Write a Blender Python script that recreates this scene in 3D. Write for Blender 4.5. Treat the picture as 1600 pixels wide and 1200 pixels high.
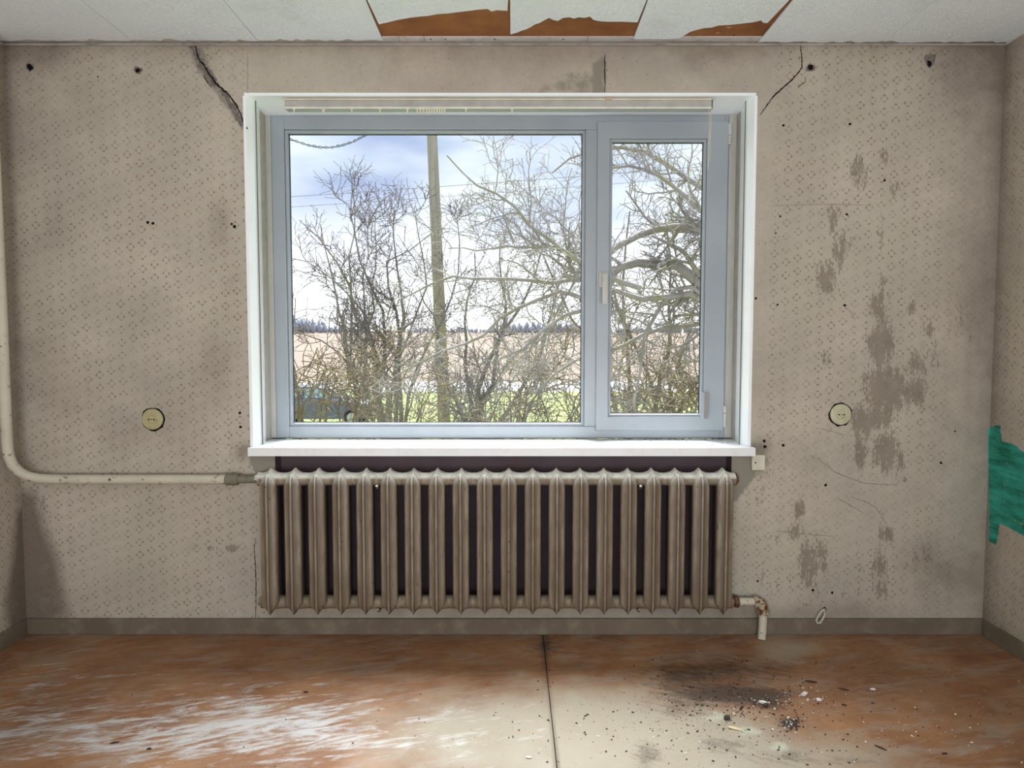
import bpy, bmesh, math, random
import numpy as np
from mathutils import Vector

random.seed(7)
RS = np.random.RandomState(11)
for o in list(bpy.data.objects):
    bpy.data.objects.remove(o)
SC = bpy.context.scene
COL = SC.collection

# ------------------------------------------------------------------ camera, sky, sun, lamps, exposure
F = 1080.0
CAM = np.array([0.0, -2.92, 1.248])
PITCH = math.radians(3.29)
cd = bpy.data.cameras.new('camera')
cd.sensor_fit = 'HORIZONTAL'
cd.sensor_width = 36.0
cd.lens = F / 1600.0 * 36.0
cd.clip_start = 0.05
cd.clip_end = 2000
cam = bpy.data.objects.new('camera', cd)
COL.objects.link(cam)
cam.location = CAM
cam.rotation_euler = (math.pi / 2 - PITCH, 0, 0)
SC.camera = cam

SUN_STRENGTH = 16.0
SUN_ELEV = 62
REAR_POWER = 106
SKY_STRENGTH = 0.93

world = bpy.data.worlds.new('sky')
SC.world = world
world.use_nodes = True
wt = world.node_tree
wt.nodes.clear()
def wn(t, **kw):
    n = wt.nodes.new(t)
    for k, v in kw.items():
        setattr(n, k, v)
    return n
w_out = wn('ShaderNodeOutputWorld')
w_bg = wn('ShaderNodeBackground')
w_tc = wn('ShaderNodeTexCoord')
w_map = wn('ShaderNodeMapping')
w_map.inputs['Scale'].default_value = (1.0, 1.0, 2.6)
w_map.inputs['Location'].default_value = (3.55, 0.3, 0.62)
w_n = wn('ShaderNodeTexNoise')
w_n.inputs['Scale'].default_value = 3.1
w_n.inputs['Detail'].default_value = 5.0
w_n.inputs['Roughness'].default_value = 0.45
w_r = wn('ShaderNodeValToRGB')
cr = w_r.color_ramp
cr.elements[0].position = 0.41
cr.elements[0].color = (0.55, 0.66, 0.97, 1)
cr.elements[1].position = 0.60
cr.elements[1].color = (1.15, 1.25, 1.34, 1)
w_sep = wn('ShaderNodeSeparateXYZ')
w_hr = wn('ShaderNodeValToRGB')
w_hr.color_ramp.elements[0].position = 0.04
w_hr.color_ramp.elements[0].color = (1, 1, 1, 1)
w_hr.color_ramp.elements[1].position = 0.22
w_hr.color_ramp.elements[1].color = (0, 0, 0, 1)
w_mix = wn('ShaderNodeMix', data_type='RGBA')
w_mix.inputs['B'].default_value = (2.1, 2.12, 2.2, 1)
L = wt.links.new
L(w_tc.outputs['Generated'], w_map.inputs['Vector'])
L(w_map.outputs['Vector'], w_n.inputs['Vector'])
L(w_n.outputs['Fac'], w_r.inputs['Fac'])
L(w_tc.outputs['Generated'], w_sep.inputs['Vector'])
L(w_sep.outputs['Z'], w_hr.inputs['Fac'])
L(w_hr.outputs['Color'], w_mix.inputs['Factor'])
L(w_r.outputs['Color'], w_mix.inputs['A'])
L(w_mix.outputs['Result'], w_bg.inputs['Color'])
w_bg.inputs['Strength'].default_value = SKY_STRENGTH
L(w_bg.outputs['Background'], w_out.inputs['Surface'])

sd = bpy.data.lights.new('veiled_sun', 'SUN')
sd.energy = SUN_STRENGTH
sd.angle = math.radians(44)
sd.color = (0.97, 0.985, 1.0)
sun = bpy.data.objects.new('veiled_sun', sd)
COL.objects.link(sun)
sun.location = (0, 6, 8)
_e = math.radians(SUN_ELEV)
sun.rotation_euler = Vector((0.04, -math.cos(_e), -math.sin(_e))).to_track_quat('-Z', 'Y').to_euler()

# added unseen fill lamp, brightens the room from behind the camera
rd = bpy.data.lights.new('rear_fill_light', 'AREA')
rd.shape = 'RECTANGLE'
rd.size = 3.4
rd.size_y = 1.2
rd.energy = REAR_POWER
rd.color = (0.98, 0.99, 1.0)
rear = bpy.data.objects.new('rear_fill_light', rd)
COL.objects.link(rear)
rear.location = (0.0, -4.36, 0.90)
rear.rotation_euler = (math.pi / 2, 0, math.pi)
rear.rotation_euler = Vector((0, 1, 0.8)).to_track_quat('-Z', 'Z').to_euler()

vs = SC.view_settings
SC.display_settings.display_device = 'sRGB'
vs.view_transform = 'Standard'
vs.look = 'None'
vs.exposure = 0.0
vs.gamma = 1.0
vs.use_curve_mapping = False
SC.cycles.use_denoising = True
SC.cycles.max_bounces = 10
SC.cycles.diffuse_bounces = 6
SC.cycles.transparent_max_bounces = 16
SC.cycles.sample_clamp_indirect = 6.0
SC.cycles.caustics_reflective = False
SC.cycles.caustics_refractive = False

# ------------------------------------------------------------------ photo pixel <-> world helpers
cP, sP = math.cos(PITCH), math.sin(PITCH)
def ray(px, py):
    xc = (px - 800.0) / F
    yc = -(py - 600.0) / F
    return np.array([xc, cP + yc * sP, -sP + yc * cP])
def PY(px, py, Y=0.0):
    d = ray(px, py)
    return CAM + d * ((Y - CAM[1]) / d[1])
def PZ(px, py, z=0.0):
    d = ray(px, py)
    return CAM + d * ((z - CAM[2]) / d[2])
def PX(px, py, X):
    d = ray(px, py)
    return CAM + d * ((X - CAM[0]) / d[0])
def project(x, y, z):
    dx, dy, dz = x - CAM[0], y - CAM[1], z - CAM[2]
    fw = dy * cP - dz * sP
    up = dy * sP + dz * cP
    return 800 + F * dx / fw, 600 - F * up / fw

XL, XR = -2.095, 2.03
H = PY(800, 64)[2]
YB = -4.4
WALL_T = 0.42
FRAME_Y = 0.22

# ------------------------------------------------------------------ mesh helpers
def link(o, parent=None):
    COL.objects.link(o)
    if parent is not None:
        o.parent = parent
    return o
def empty(name, loc=(0, 0, 0), parent=None):
    o = bpy.data.objects.new(name, None)
    o.empty_display_size = 0.1
    o.location = loc
    return link(o, parent)
def tag(o, label=None, cat=None, group=None, kind=None):
    if label: o['label'] = label
    if cat: o['category'] = cat
    if group: o['group'] = group
    if kind: o['kind'] = kind
    return o
def mesh_obj(name, me, mat=None, parent=None, local=False, smooth=False, angle=None):
    if mat is not None:
        me.materials.append(mat)
    o = bpy.data.objects.new(name, me)
    link(o, parent)
    if parent is not None and not local:
        # geometry was given in world coordinates; parents here are unrotated
        p = parent
        off = Vector((0, 0, 0))
        while p is not None:
            off += p.location
            p = p.parent
        o.location = -off
    if smooth or angle is not None:
        me.polygons.foreach_set('use_smooth', [True] * len(me.polygons))
        if angle is not None:
            me.set_sharp_from_angle(angle=math.radians(angle))
    return o
def from_bm(name, bm, mat=None, parent=None, **kw):
    bmesh.ops.recalc_face_normals(bm, faces=bm.faces[:])
    me = bpy.data.meshes.new(name)
    bm.to_mesh(me)
    bm.free()
    return mesh_obj(name, me, mat, parent, **kw)
def from_np(name, verts, quads, mat=None, parent=None, attrs=None, **kw):
    me = bpy.data.meshes.new(name)
    verts = np.asarray(verts, dtype=np.float32)
    quads = np.asarray(quads, dtype=np.int32)
    k = quads.shape[1]
    me.vertices.add(len(verts))
    me.vertices.foreach_set('co', verts.ravel())
    me.loops.add(quads.size)
    me.loops.foreach_set('vertex_index', quads.ravel())
    me.polygons.add(len(quads))
    me.polygons.foreach_set('loop_start', np.arange(0, quads.size, k, dtype=np.int32))
    me.polygons.foreach_set('loop_total', np.full(len(quads), k, dtype=np.int32))
    me.update(calc_edges=True)
    if attrs:
        for n, v in attrs.items():
            a = me.attributes.new(n, 'FLOAT', 'POINT')
            a.data.foreach_set('value', np.asarray(v, dtype=np.float32))
    return mesh_obj(name, me, mat, parent, **kw)
def add_box(bm, x0, x1, y0, y1, z0, z1, bevel=0.0, seg=2):
    r = bmesh.ops.create_cube(bm, size=1.0)
    vs_ = r['verts']
    for v in vs_:
        v.co = Vector(((x0 + x1) / 2 + v.co.x * (x1 - x0), (y0 + y1) / 2 + v.co.y * (y1 - y0), (z0 + z1) / 2 + v.co.z * (z1 - z0)))
    if bevel > 0:
        es = list({e for v in vs_ for e in v.link_edges})
        bmesh.ops.bevel(bm, geom=es, offset=bevel, segments=seg, affect='EDGES', profile=0.5, clamp_overlap=True)
def box(name, x0, x1, y0, y1, z0, z1, mat, parent=None, bevel=0.0, **kw):
    bm = bmesh.new()
    add_box(bm, x0, x1, y0, y1, z0, z1, bevel)
    return from_bm(name, bm, mat, parent, **kw)
def add_tube(bm, pts, rad, n=12, cap=True):
    pts = [Vector(p) for p in pts]
    rad = rad if hasattr(rad, '__len__') else [rad] * len(pts)
    rings = []
    prev = None
    for i, p in enumerate(pts):
        t = (pts[min(i + 1, len(pts) - 1)] - pts[max(i - 1, 0)]).normalized()
        if prev is None:
            a = Vector((0, 0, 1)) if abs(t.z) < 0.9 else Vector((1, 0, 0))
            u = t.cross(a).normalized()
        else:
            u = (prev - t * prev.dot(t)).normalized()
        prev = u
        v = t.cross(u)
        rings.append([bm.verts.new(p + (u * math.cos(2 * math.pi * k / n) + v * math.sin(2 * math.pi * k / n)) * rad[i]) for k in range(n)])
    for a, b in zip(rings[:-1], rings[1:]):
        for k in range(n):
            bm.faces.new((a[k], a[(k + 1) % n], b[(k + 1) % n], b[k]))
    if cap:
        bm.faces.new(rings[0][::-1])
        bm.faces.new(rings[-1])
def tube(name, pts, rad, mat, parent=None, n=12, **kw):
    bm = bmesh.new()
    add_tube(bm, pts, rad, n)
    kw.setdefault('angle', 40)
    return from_bm(name, bm, mat, parent, **kw)
def arc(c, a, b, n=8):
    """quarter-turn points from corner c: start along a, end along b (vectors of bend radius)"""
    c, a, b = Vector(c), Vector(a), Vector(b)
    o = c + a + b
    return [o - b * math.cos(t) - a * math.sin(t) if False else o - a * math.sin(t) - b * math.cos(t) for t in [math.pi / 2 * k / n for k in range(n + 1)]]
def add_lathe(bm, prof, c, axis='y', n=24):
    """prof: list of (r, d) ; revolve around axis through c"""
    rings = []
    for r, d in prof:
        ring = []
        for k in range(n):
            a = 2 * math.pi * k / n
            if axis == 'y':
                p = (c[0] + r * math.cos(a), c[1] + d, c[2] + r * math.sin(a))
            elif axis == 'x':
                p = (c[0] + d, c[1] + r * math.cos(a), c[2] + r * math.sin(a))
            else:
                p = (c[0] + r * math.cos(a), c[1] + r * math.sin(a), c[2] + d)
            ring.append(bm.verts.new(p))
        rings.append(ring)
    for a, b in zip(rings[:-1], rings[1:]):
        for k in range(n):
            bm.faces.new((a[k], a[(k + 1) % n], b[(k + 1) % n], b[k]))
    bm.faces.new(rings[0])
    bm.faces.new(rings[-1])
def prism(name, poly, ext, mat, parent=None, **kw):
    """poly: list of 3-D points (planar), ext: extrusion vector"""
    bm = bmesh.new()
    v = [bm.verts.new(p) for p in poly]
    f = bm.faces.new(v)
    r = bmesh.ops.extrude_face_region(bm, geom=[f])
    for g in r['geom']:
        if isinstance(g, bmesh.types.BMVert):
            g.co += Vector(ext)
    bmesh.ops.triangulate(bm, faces=[f for f in bm.faces if len(f.verts) > 4])
    return from_bm(name, bm, mat, parent, **kw)

# ------------------------------------------------------------------ material helper
class Mat:
    def __init__(self, name, rough=0.8, spec=0.3, metal=0.0):
        self.m = bpy.data.materials.new(name)
        self.m.use_nodes = True
        self.t = self.m.node_tree
        self.b = self.t.nodes['Principled BSDF']
        self.b.inputs['Roughness'].default_value = rough
        self.b.inputs['Specular IOR Level'].default_value = spec
        self.b.inputs['Metallic'].default_value = metal
        self._pos = None
    def set(self, sock, v):
        if v is None:
            return
        if hasattr(v, 'is_linked') or isinstance(v, bpy.types.NodeSocket):
            self.t.links.new(v, sock)
        elif isinstance(v, (tuple, list)) and len(v) == 3 and sock.type == 'RGBA':
            sock.default_value = (*v, 1)
        else:
            sock.default_value = v
    def pos(self):
        if self._pos is None:
            g = self.t.nodes.new('ShaderNodeNewGeometry')
            self._pos = g.outputs['Position']
            self._geo = g
        return self._pos
    def mapped(self, scale=(1, 1, 1), rot=(0, 0, 0), loc=(0, 0, 0)):
        src = self.pos()
        if any(rot):          # turn first, then stretch along the turned axes
            r = self.t.nodes.new('ShaderNodeMapping')
            r.inputs['Rotation'].default_value = rot
            self.t.links.new(src, r.inputs['Vector'])
            src = r.outputs['Vector']
        n = self.t.nodes.new('ShaderNodeMapping')
        n.inputs['Scale'].default_value = scale
        n.inputs['Location'].default_value = loc
        self.t.links.new(src, n.inputs['Vector'])
        return n.outputs['Vector']
    def noise(self, scale, detail=3, rough=0.55, vec=None, dist=0.0):
        n = self.t.nodes.new('ShaderNodeTexNoise')
        self.set(n.inputs['Vector'], vec if vec is not None else self.pos())
        n.inputs['Scale'].default_value = scale
        n.inputs['Detail'].default_value = detail
        n.inputs['Roughness'].default_value = rough
        n.inputs['Distortion'].default_value = dist
        return n.outputs['Fac']
    def voro(self, scale, vec=None, feature='F1'):
        n = self.t.nodes.new('ShaderNodeTexVoronoi')
        n.feature = feature
        self.set(n.inputs['Vector'], vec if vec is not None else self.pos())
        n.inputs['Scale'].default_value = scale
        return n.outputs['Distance']
    def math(self, op, a, b=None, clamp=False):
        n = self.t.nodes.new('ShaderNodeMath')
        n.operation = op
        n.use_clamp = clamp
        self.set(n.inputs[0], a)
        if b is not None:
            self.set(n.inputs[1], b)
        return n.outputs[0]
    def rng(self, v, a, b, c=0.0, d=1.0):
        n = self.t.nodes.new('ShaderNodeMapRange')
        n.clamp = True
        self.set(n.inputs['Value'], v)
        n.inputs['From Min'].default_value = a
        n.inputs['From Max'].default_value = b
        n.inputs['To Min'].default_value = c
        n.inputs['To Max'].default_value = d
        return n.outputs['Result']
    def mix(self, f, a, b, mode='MIX'):
        n = self.t.nodes.new('ShaderNodeMix')
        n.data_type = 'RGBA'
        n.blend_type = mode
        self.set(n.inputs['Factor'], f)
        self.set(n.inputs['A'], a)
        self.set(n.inputs['B'], b)
        return n.outputs['Result']
    def attr(self, name):
        n = self.t.nodes.new('ShaderNodeAttribute')
        n.attribute_name = name
        return n.outputs['Fac']
    def xyz(self, vec=None):
        n = self.t.nodes.new('ShaderNodeSeparateXYZ')
        self.set(n.inputs[0], vec if vec is not None else self.pos())
        return n.outputs
    def color(self, c):
        self.set(self.b.inputs['Base Color'], c)
        return self
    def bump(self, h, strength=0.3, dist=0.002):
        n = self.t.nodes.new('ShaderNodeBump')
        n.inputs['Strength'].default_value = strength
        n.inputs['Distance'].default_value = dist
        self.set(n.inputs['Height'], h)
        self.t.links.new(n.outputs['Normal'], self.b.inputs['Normal'])
        return self
    def done(self):
        return self.m

def plain(name, col, rough=0.7, spec=0.3, metal=0.0, var=0.12, scale=20):
    m = Mat(name, rough, spec, metal)
    n = m.noise(scale, 4)
    dark = tuple(c * (1 - var) for c in col)
    lite = tuple(min(1, c * (1 + var)) for c in col)
    m.color(m.mix(m.rng(n, 0.3, 0.7), dark, lite))
    return m.done()

# ---- wallpaper
def wallpaper(name, axis):
    m = Mat(name, 0.92, 0.15)
    o = m.xyz()
    u = o[0] if axis == 'x' else o[1]
    v = o[2]
    DX, DZ = 0.0490, 0.0545
    wob = m.math('MULTIPLY', m.math('SUBTRACT', m.noise(9, 2), 0.5), 0.006)
    us = m.math('DIVIDE', m.math('ADD', m.math('ADD', u, 10.0), wob), DX)
    col_i = m.math('FLOOR', us)
    par = m.math('MULTIPLY', m.math('MODULO', col_i, 2.0), 0.5)
    par = m.math('ADD', par, m.math('MULTIPLY', m.math('MODULO', col_i, 5.0), 0.17))
    vs2 = m.math('ADD', m.math('DIVIDE', m.math('ADD', m.math('ADD', v, 10.0), wob), DZ), par)
    fu = m.math('MULTIPLY', m.math('SUBTRACT', m.math('FRACT', us), 0.5), DX)
    fv = m.math('MULTIPLY', m.math('SUBTRACT', m.math('FRACT', vs2), 0.5), DZ)
    au = m.math('ABSOLUTE', fu)
    av = m.math('ABSOLUTE', fv)
    d = m.math('ABSOLUTE', m.math('SUBTRACT', m.math('ADD', au, av), 0.0152))
    line = m.rng(d, 0.0017, 0.0040, 1.0, 0.0)
    # gap between the strokes at mid-side of every diamond edge
    gap = m.rng(m.math('ABSOLUTE', m.math('SUBTRACT', au, av)), 0.0035, 0.006, 0.12, 1.0)
    dots = m.rng(m.math('ADD', m.math('ABSOLUTE', m.math('SUBTRACT', au, DX * 0.5)), m.math('ABSOLUTE', m.math('SUBTRACT', av, DZ * 0.06))), 0.0015, 0.004, 0.28, 0.0)
    pat = m.math('MAXIMUM', m.math('MULTIPLY', line, gap), dots)
    fade = m.math('MULTIPLY', m.rng(m.noise(60, 2), 0.34, 0.54), m.rng(m.noise(5.5, 3), 0.3, 0.58, 0.4, 1.0))
    pat = m.math('MULTIPLY', m.math('MULTIPLY', pat, fade), m.attr('pattern'))
    # background
    tone = m.noise(3.0, 4)
    stripe = m.noise(1.0, 2, vec=m.mapped((16, 16, 0.4)))
    base = m.mix(m.rng(tone, 0.32, 0.68), (0.435, 0.385, 0.318), (0.54, 0.482, 0.405))
    base = m.mix(m.rng(m.noise(42, 5, 0.7), 0.35, 0.68, 0, 0.30), base, (0.30, 0.27, 0.23))
    base = m.mix(m.rng(m.noise(2.3, 5, 0.6), 0.44, 0.70, 0, 0.62), base, (0.33, 0.30, 0.265))
    base = m.mix(m.math('MULTIPLY', m.rng(stripe, 0.4, 0.66), 0.25), base, (0.42, 0.38, 0.325))
    greenish = m.rng(m.noise(1.7, 3), 0.5, 0.72, 0, 0.35)
    base = m.mix(greenish, base, (0.47, 0.45, 0.36))
    base = m.mix(m.math('MULTIPLY', pat, 0.9), base, (0.21, 0.14, 0.085))
    # small mould flecks
    fl = m.math('MULTIPLY', m.rng(m.noise(110, 2, 0.6), 0.66, 0.70), m.attr('fleck'))
    base = m.mix(m.math('MULTIPLY', fl, 0.75), base, (0.07, 0.055, 0.045))
    # scraped streaks
    s1 = m.noise(1.0, 6, 0.62, vec=m.mapped((210, 210, 60)))
    s2 = m.noise(1.0, 5, 0.6, vec=m.mapped((48, 48, 13)))
    sn = m.math('ADD', m.math('MULTIPLY', s1, 0.5), m.math('MULTIPLY', s2, 0.5))
    pk = m.rng(m.math('ADD', sn, m.math('MULTIPLY', m.attr('peel'), 0.30)), 0.662, 0.69)
    base = m.mix(m.math('MULTIPLY', pk, 0.85), base, m.mix(m.rng(m.noise(14, 3), 0.35, 0.65), (0.20, 0.175, 0.135), (0.27, 0.225, 0.185)))
    # bare plaster
    bn = m.rng(m.math('ADD', m.attr('bare'), m.math('MULTIPLY', m.math('SUBTRACT', m.noise(26, 6, 0.7), 0.5), m.rng(m.attr('bare'), 0.0, 0.2, 0, 1.4))), 0.35, 0.72)
    base = m.mix(bn, base, m.mix(m.noise(18, 5), (0.22, 0.205, 0.165), (0.32, 0.29, 0.245)))
    # damp grime
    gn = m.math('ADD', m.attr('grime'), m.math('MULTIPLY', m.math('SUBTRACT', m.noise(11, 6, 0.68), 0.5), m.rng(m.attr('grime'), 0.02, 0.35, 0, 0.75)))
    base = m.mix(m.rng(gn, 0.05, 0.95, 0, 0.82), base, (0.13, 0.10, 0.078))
    # green brushed paint
    gb = m.noise(1.0, 5, 0.6, vec=m.mapped((6, 6, 90)))
    gp = m.rng(m.math('ADD', m.attr('green'), m.math('MULTIPLY', m.math('SUBTRACT', gb, 0.5), 0.65)), 0.45, 0.56)
    gcol = m.mix(m.rng(m.noise(1.0, 4, 0.6, vec=m.mapped((5, 5, 22))), 0.35, 0.65), (0.015, 0.15, 0.095), (0.055, 0.42, 0.33))
    gcol = m.mix(m.rng(m.noise(55, 4, 0.7), 0.62, 0.7), gcol, (0.30, 0.33, 0.16))
    base = m.mix(gp, base, gcol)
    m.color(base)
    hgt = m.math('ADD', m.math('MULTIPLY', m.noise(160, 3), 0.5), m.math('MULTIPLY', m.math('SUBTRACT', 1.0, m.math('MAXIMUM', pk, bn)), 0.9))
    hgt = m.math('ADD', hgt, m.math('MULTIPLY', m.noise(6, 3), 1.5))
    m.bump(hgt, 0.35, 0.0022)
    return m.done()
M_WALL = wallpaper('wallpaper_front', 'x')
M_SIDE = wallpaper('wallpaper_side', 'y')

def mk_floor():
    m = Mat('painted_fibreboard', 0.55, 0.35)
    rot = (0, 0, -0.30)
    base = m.mix(m.rng(m.noise(2.6, 5, 0.6), 0.34, 0.66), (0.22, 0.095, 0.042), (0.36, 0.185, 0.088))
    base = m.mix(m.rng(m.noise(9, 5, 0.65), 0.45, 0.7, 0, 0.5), base, (0.17, 0.062, 0.024))
    film = m.noise(1.0, 6, 0.68, vec=m.mapped((5, 16, 1), (0, 0, -0.25)), dist=1.0)
    base = m.mix(m.rng(film, 0.46, 0.70, 0, 0.6), base, (0.34, 0.285, 0.23))
    # worn pale coat
    wv = m.math('ADD', m.attr('worn'), m.math('MULTIPLY', m.math('SUBTRACT', m.noise(5, 6, 0.65), 0.5), 1.0))
    base = m.mix(m.rng(wv, 0.25, 0.85, 0, 0.9), base, (0.37, 0.325, 0.25))
    # white scuffs brushed along x
    s = m.noise(1.0, 7, 0.66, vec=m.mapped((4.2, 15.0, 1), rot), dist=1.2)
    s2 = m.noise(1.0, 5, 0.7, vec=m.mapped((13, 60, 1), rot))
    sv = m.math('ADD', m.math('ADD', m.math('MULTIPLY', s, 0.60), m.math('MULTIPLY', s2, 0.40)), m.math('MULTIPLY', m.attr('scuff'), 0.19))
    base = m.mix(m.rng(sv, 0.60, 0.72, 0, 0.92), base, (0.52, 0.515, 0.515))
    # mint coloured filler patches
    mv = m.math('ADD', m.attr('mint'), m.math('MULTIPLY', m.math('SUBTRACT', m.noise(22, 6, 0.7), 0.5), 2.2))
    base = m.mix(m.rng(mv, 0.55, 1.0, 0, 0.7), base, m.mix(m.noise(8, 2), (0.46, 0.56, 0.47), (0.52, 0.49, 0.36)))
    # grime
    gv = m.math('ADD', m.attr('dirt'), m.math('MULTIPLY', m.math('SUBTRACT', m.noise(1, 7, 0.7, vec=m.mapped((16, 44, 1), (0, 0, 0.45))), 0.5), m.rng(m.attr('dirt'), 0.02, 0.3, 0, 2.2)))
    base = m.mix(m.rng(gv, 0.15, 0.95, 0, 0.9), base, (0.062, 0.040, 0.027))
    # specks
    sp = m.rng(m.math('ADD', m.noise(150, 2, 0.5), m.math('MULTIPLY', m.attr('dirt'), 0.10)), 0.70, 0.73)
    base = m.mix(m.math('MULTIPLY', sp, 0.8), base, (0.05, 0.035, 0.03))
    m.color(base)
    m.bump(m.math('ADD', m.noise(60, 4), m.math('MULTIPLY', m.noise(3, 3), 3)), 0.25, 0.002)
    m.set(m.b.inputs['Roughness'], m.rng(m.noise(7, 4), 0.3, 0.7, 0.42, 0.75))
    return m.done()
M_FLOOR = mk_floor()

def mk_ceiling():
    m = Mat('foam_ceiling_tile', 0.75, 0.25)
    n = m.noise(3, 4)
    base = m.mix(m.rng(n, 0.3, 0.7), (0.80, 0.875, 0.90), (0.86, 0.92, 0.94))
    # dirt towards the outer corners and along the wall (mould, attribute free: follows its own noise)
    dirt = m.rng(m.noise(2.2, 6, 0.65), 0.60, 0.80, 0, 0.3)
    base = m.mix(dirt, base, (0.42, 0.38, 0.33))
    fleck = m.rng(m.noise(70, 3, 0.6), 0.62, 0.72, 0, 0.35)
    base = m.mix(fleck, base, (0.50, 0.56, 0.55))
    m.color(base)
    emb = m.noise(55, 2, 0.5, dist=2.2)
    ridge = m.math('ABSOLUTE', m.math('SUBTRACT', emb, 0.5))
    m.bump(m.math('ADD', m.rng(ridge, 0.0, 0.06), m.math('MULTIPLY', m.noise(200, 2), 0.3)), 0.6, 0.0024)
    return m.done()
M_TILE = mk_ceiling()

def mk_hardboard():
    m = Mat('brown_hardboard', 0.7, 0.3)
    base = m.mix(m.rng(m.noise(7, 5, 0.6), 0.3, 0.7), (0.20, 0.072, 0.020), (0.33, 0.14, 0.045))
    glue = m.rng(m.noise(9, 4, 0.55), 0.67, 0.70)
    base = m.mix(m.math('MULTIPLY', glue, 0.8), base, (0.52, 0.38, 0.24))
    m.color(base)
    m.bump(m.noise(40, 4), 0.2, 0.002)
    return m.done()
M_HARD = mk_hardboard()

def painted(name, lo, hi, dirt, amount=0.25, rough=0.45, sc=14, dsc=40):
    m = Mat(name, rough, 0.4)
    base = m.mix(m.rng(m.noise(3, 3), 0.3, 0.7), lo, hi)
    dn = m.rng(m.noise(sc, 6, 0.68), 0.5, 0.75, 0, amount)
    base = m.mix(dn, base, dirt)
    sp = m.rng(m.noise(dsc * 3, 3, 0.6), 0.72, 0.75, 0, 0.6 if amount > 0.1 else 0.15)
    base = m.mix(sp, base, tuple(c * 0.4 for c in dirt))
    m.color(base)
    m.bump(m.noise(80, 3), 0.08, 0.001)
    return m.done()
M_BATTEN = painted('white_batten_paint', (0.55, 0.54, 0.52), (0.64, 0.63, 0.61), (0.22, 0.18, 0.15), 0.6, 0.6, 22)
M_PVC = painted('white_pvc', (0.29, 0.325, 0.365), (0.34, 0.375, 0.41), (0.36, 0.35, 0.33), 0.10, 0.32, 9)
M_PVC_OLD = painted('yellowed_pvc', (0.46, 0.455, 0.42), (0.52, 0.515, 0.475), (0.30, 0.26, 0.20), 0.3, 0.5, 20)
M_REVEAL = painted('white_reveal_board', (0.88, 0.925, 0.955), (0.91, 0.95, 0.98), (0.60, 0.58, 0.53), 0.12, 0.24, 8)
M_REVEAL.node_tree.nodes['Principled BSDF'].inputs['Specular IOR Level'].default_value = 0.9
M_SILL = painted('white_sill_laminate', (0.78, 0.80, 0.82), (0.84, 0.86, 0.875), (0.42, 0.37, 0.32), 0.18, 0.35, 24)
M_RAIL_FACE = plain('grey_rail_face', (0.40, 0.39, 0.375), 0.5)
M_RAIL_EDGE = plain('cream_rail_edge', (0.66, 0.61, 0.46), 0.5)
M_RUNNER = plain('ivory_runner', (0.72, 0.70, 0.58), 0.45)
M_CAULK = plain('dark_joint', (0.10, 0.095, 0.075), 0.9)
M_GASKET = plain('black_gasket', (0.018, 0.02, 0.035), 0.6)
M_HOLE = plain('dark_hole', (0.012, 0.010, 0.009), 1.0, 0.0)
M_CRACK = plain('crack_shadow', (0.028, 0.022, 0.02), 1.0, 0.0)
M_SCRATCH = plain('scratched_paper', (0.30, 0.26, 0.215), 0.95, 0.1, var=0.3, scale=70)
M_TORN = plain('torn_paper_back', (0.17, 0.145, 0.13), 0.95, 0.1, var=0.35, scale=70)
M_CLIP = plain('grey_catch', (0.22, 0.215, 0.20), 0.4, 0.4)
M_STEEL = plain('dull_steel', (0.30, 0.29, 0.27), 0.35, 0.5, 0.8)

def mk_rad():
    m = Mat('old_cream_radiator_paint', 0.48, 0.4)
    base = m.mix(m.rng(m.noise(5, 4, 0.6), 0.32, 0.68), (0.22, 0.18, 0.13), (0.345, 0.29, 0.22))
    st = m.noise(1.0, 6, 0.65, vec=m.mapped((60, 60, 9)))
    base = m.mix(m.rng(st, 0.43, 0.66, 0, 0.85), base, (0.17, 0.125, 0.085))
    # light from above painted pale on the upward faces, grime lower down
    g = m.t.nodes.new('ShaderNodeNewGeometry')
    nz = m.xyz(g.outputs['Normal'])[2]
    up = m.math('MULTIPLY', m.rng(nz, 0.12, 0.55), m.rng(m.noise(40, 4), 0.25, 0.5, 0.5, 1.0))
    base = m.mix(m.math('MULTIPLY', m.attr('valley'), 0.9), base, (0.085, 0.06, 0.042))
    # shade between the columns painted dark into their deep sides
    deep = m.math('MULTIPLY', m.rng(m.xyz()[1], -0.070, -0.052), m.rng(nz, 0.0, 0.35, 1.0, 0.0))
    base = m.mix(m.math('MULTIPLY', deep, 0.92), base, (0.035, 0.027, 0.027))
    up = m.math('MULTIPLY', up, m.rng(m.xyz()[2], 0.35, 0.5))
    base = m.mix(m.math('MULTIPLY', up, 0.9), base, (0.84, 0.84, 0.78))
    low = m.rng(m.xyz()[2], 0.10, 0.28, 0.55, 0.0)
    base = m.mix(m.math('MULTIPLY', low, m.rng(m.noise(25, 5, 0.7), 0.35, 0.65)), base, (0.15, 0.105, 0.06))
    chips = m.rng(m.noise(1, 3, 0.6, vec=m.mapped((70, 70, 40))), 0.69, 0.71)
    base = m.mix(chips, base, (0.05, 0.03, 0.025))
    m.color(base)
    m.bump(m.math('ADD', m.noise(60, 4), m.math('MULTIPLY', m.noise(12, 3), 1.5)), 0.25, 0.0016)
    return m.done()
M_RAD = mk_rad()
def mk_rust(name, paint, amount):
    m = Mat(name, 0.6, 0.3)
    n = m.noise(38, 6, 0.7)
    base = m.mix(m.rng(m.noise(9, 3), 0.3, 0.7), tuple(c * 0.88 for c in paint), paint)
    base = m.mix(m.rng(n, 0.68 - amount, 0.74 - amount), base, m.mix(m.noise(60, 3), (0.16, 0.06, 0.02), (0.07, 0.03, 0.02)))
    m.color(base)
    m.bump(n, 0.3, 0.0015)
    return m.done()
M_PIPE = mk_rust('cream_pipe_paint', (0.60, 0.56, 0.46), 0.085)
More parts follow.
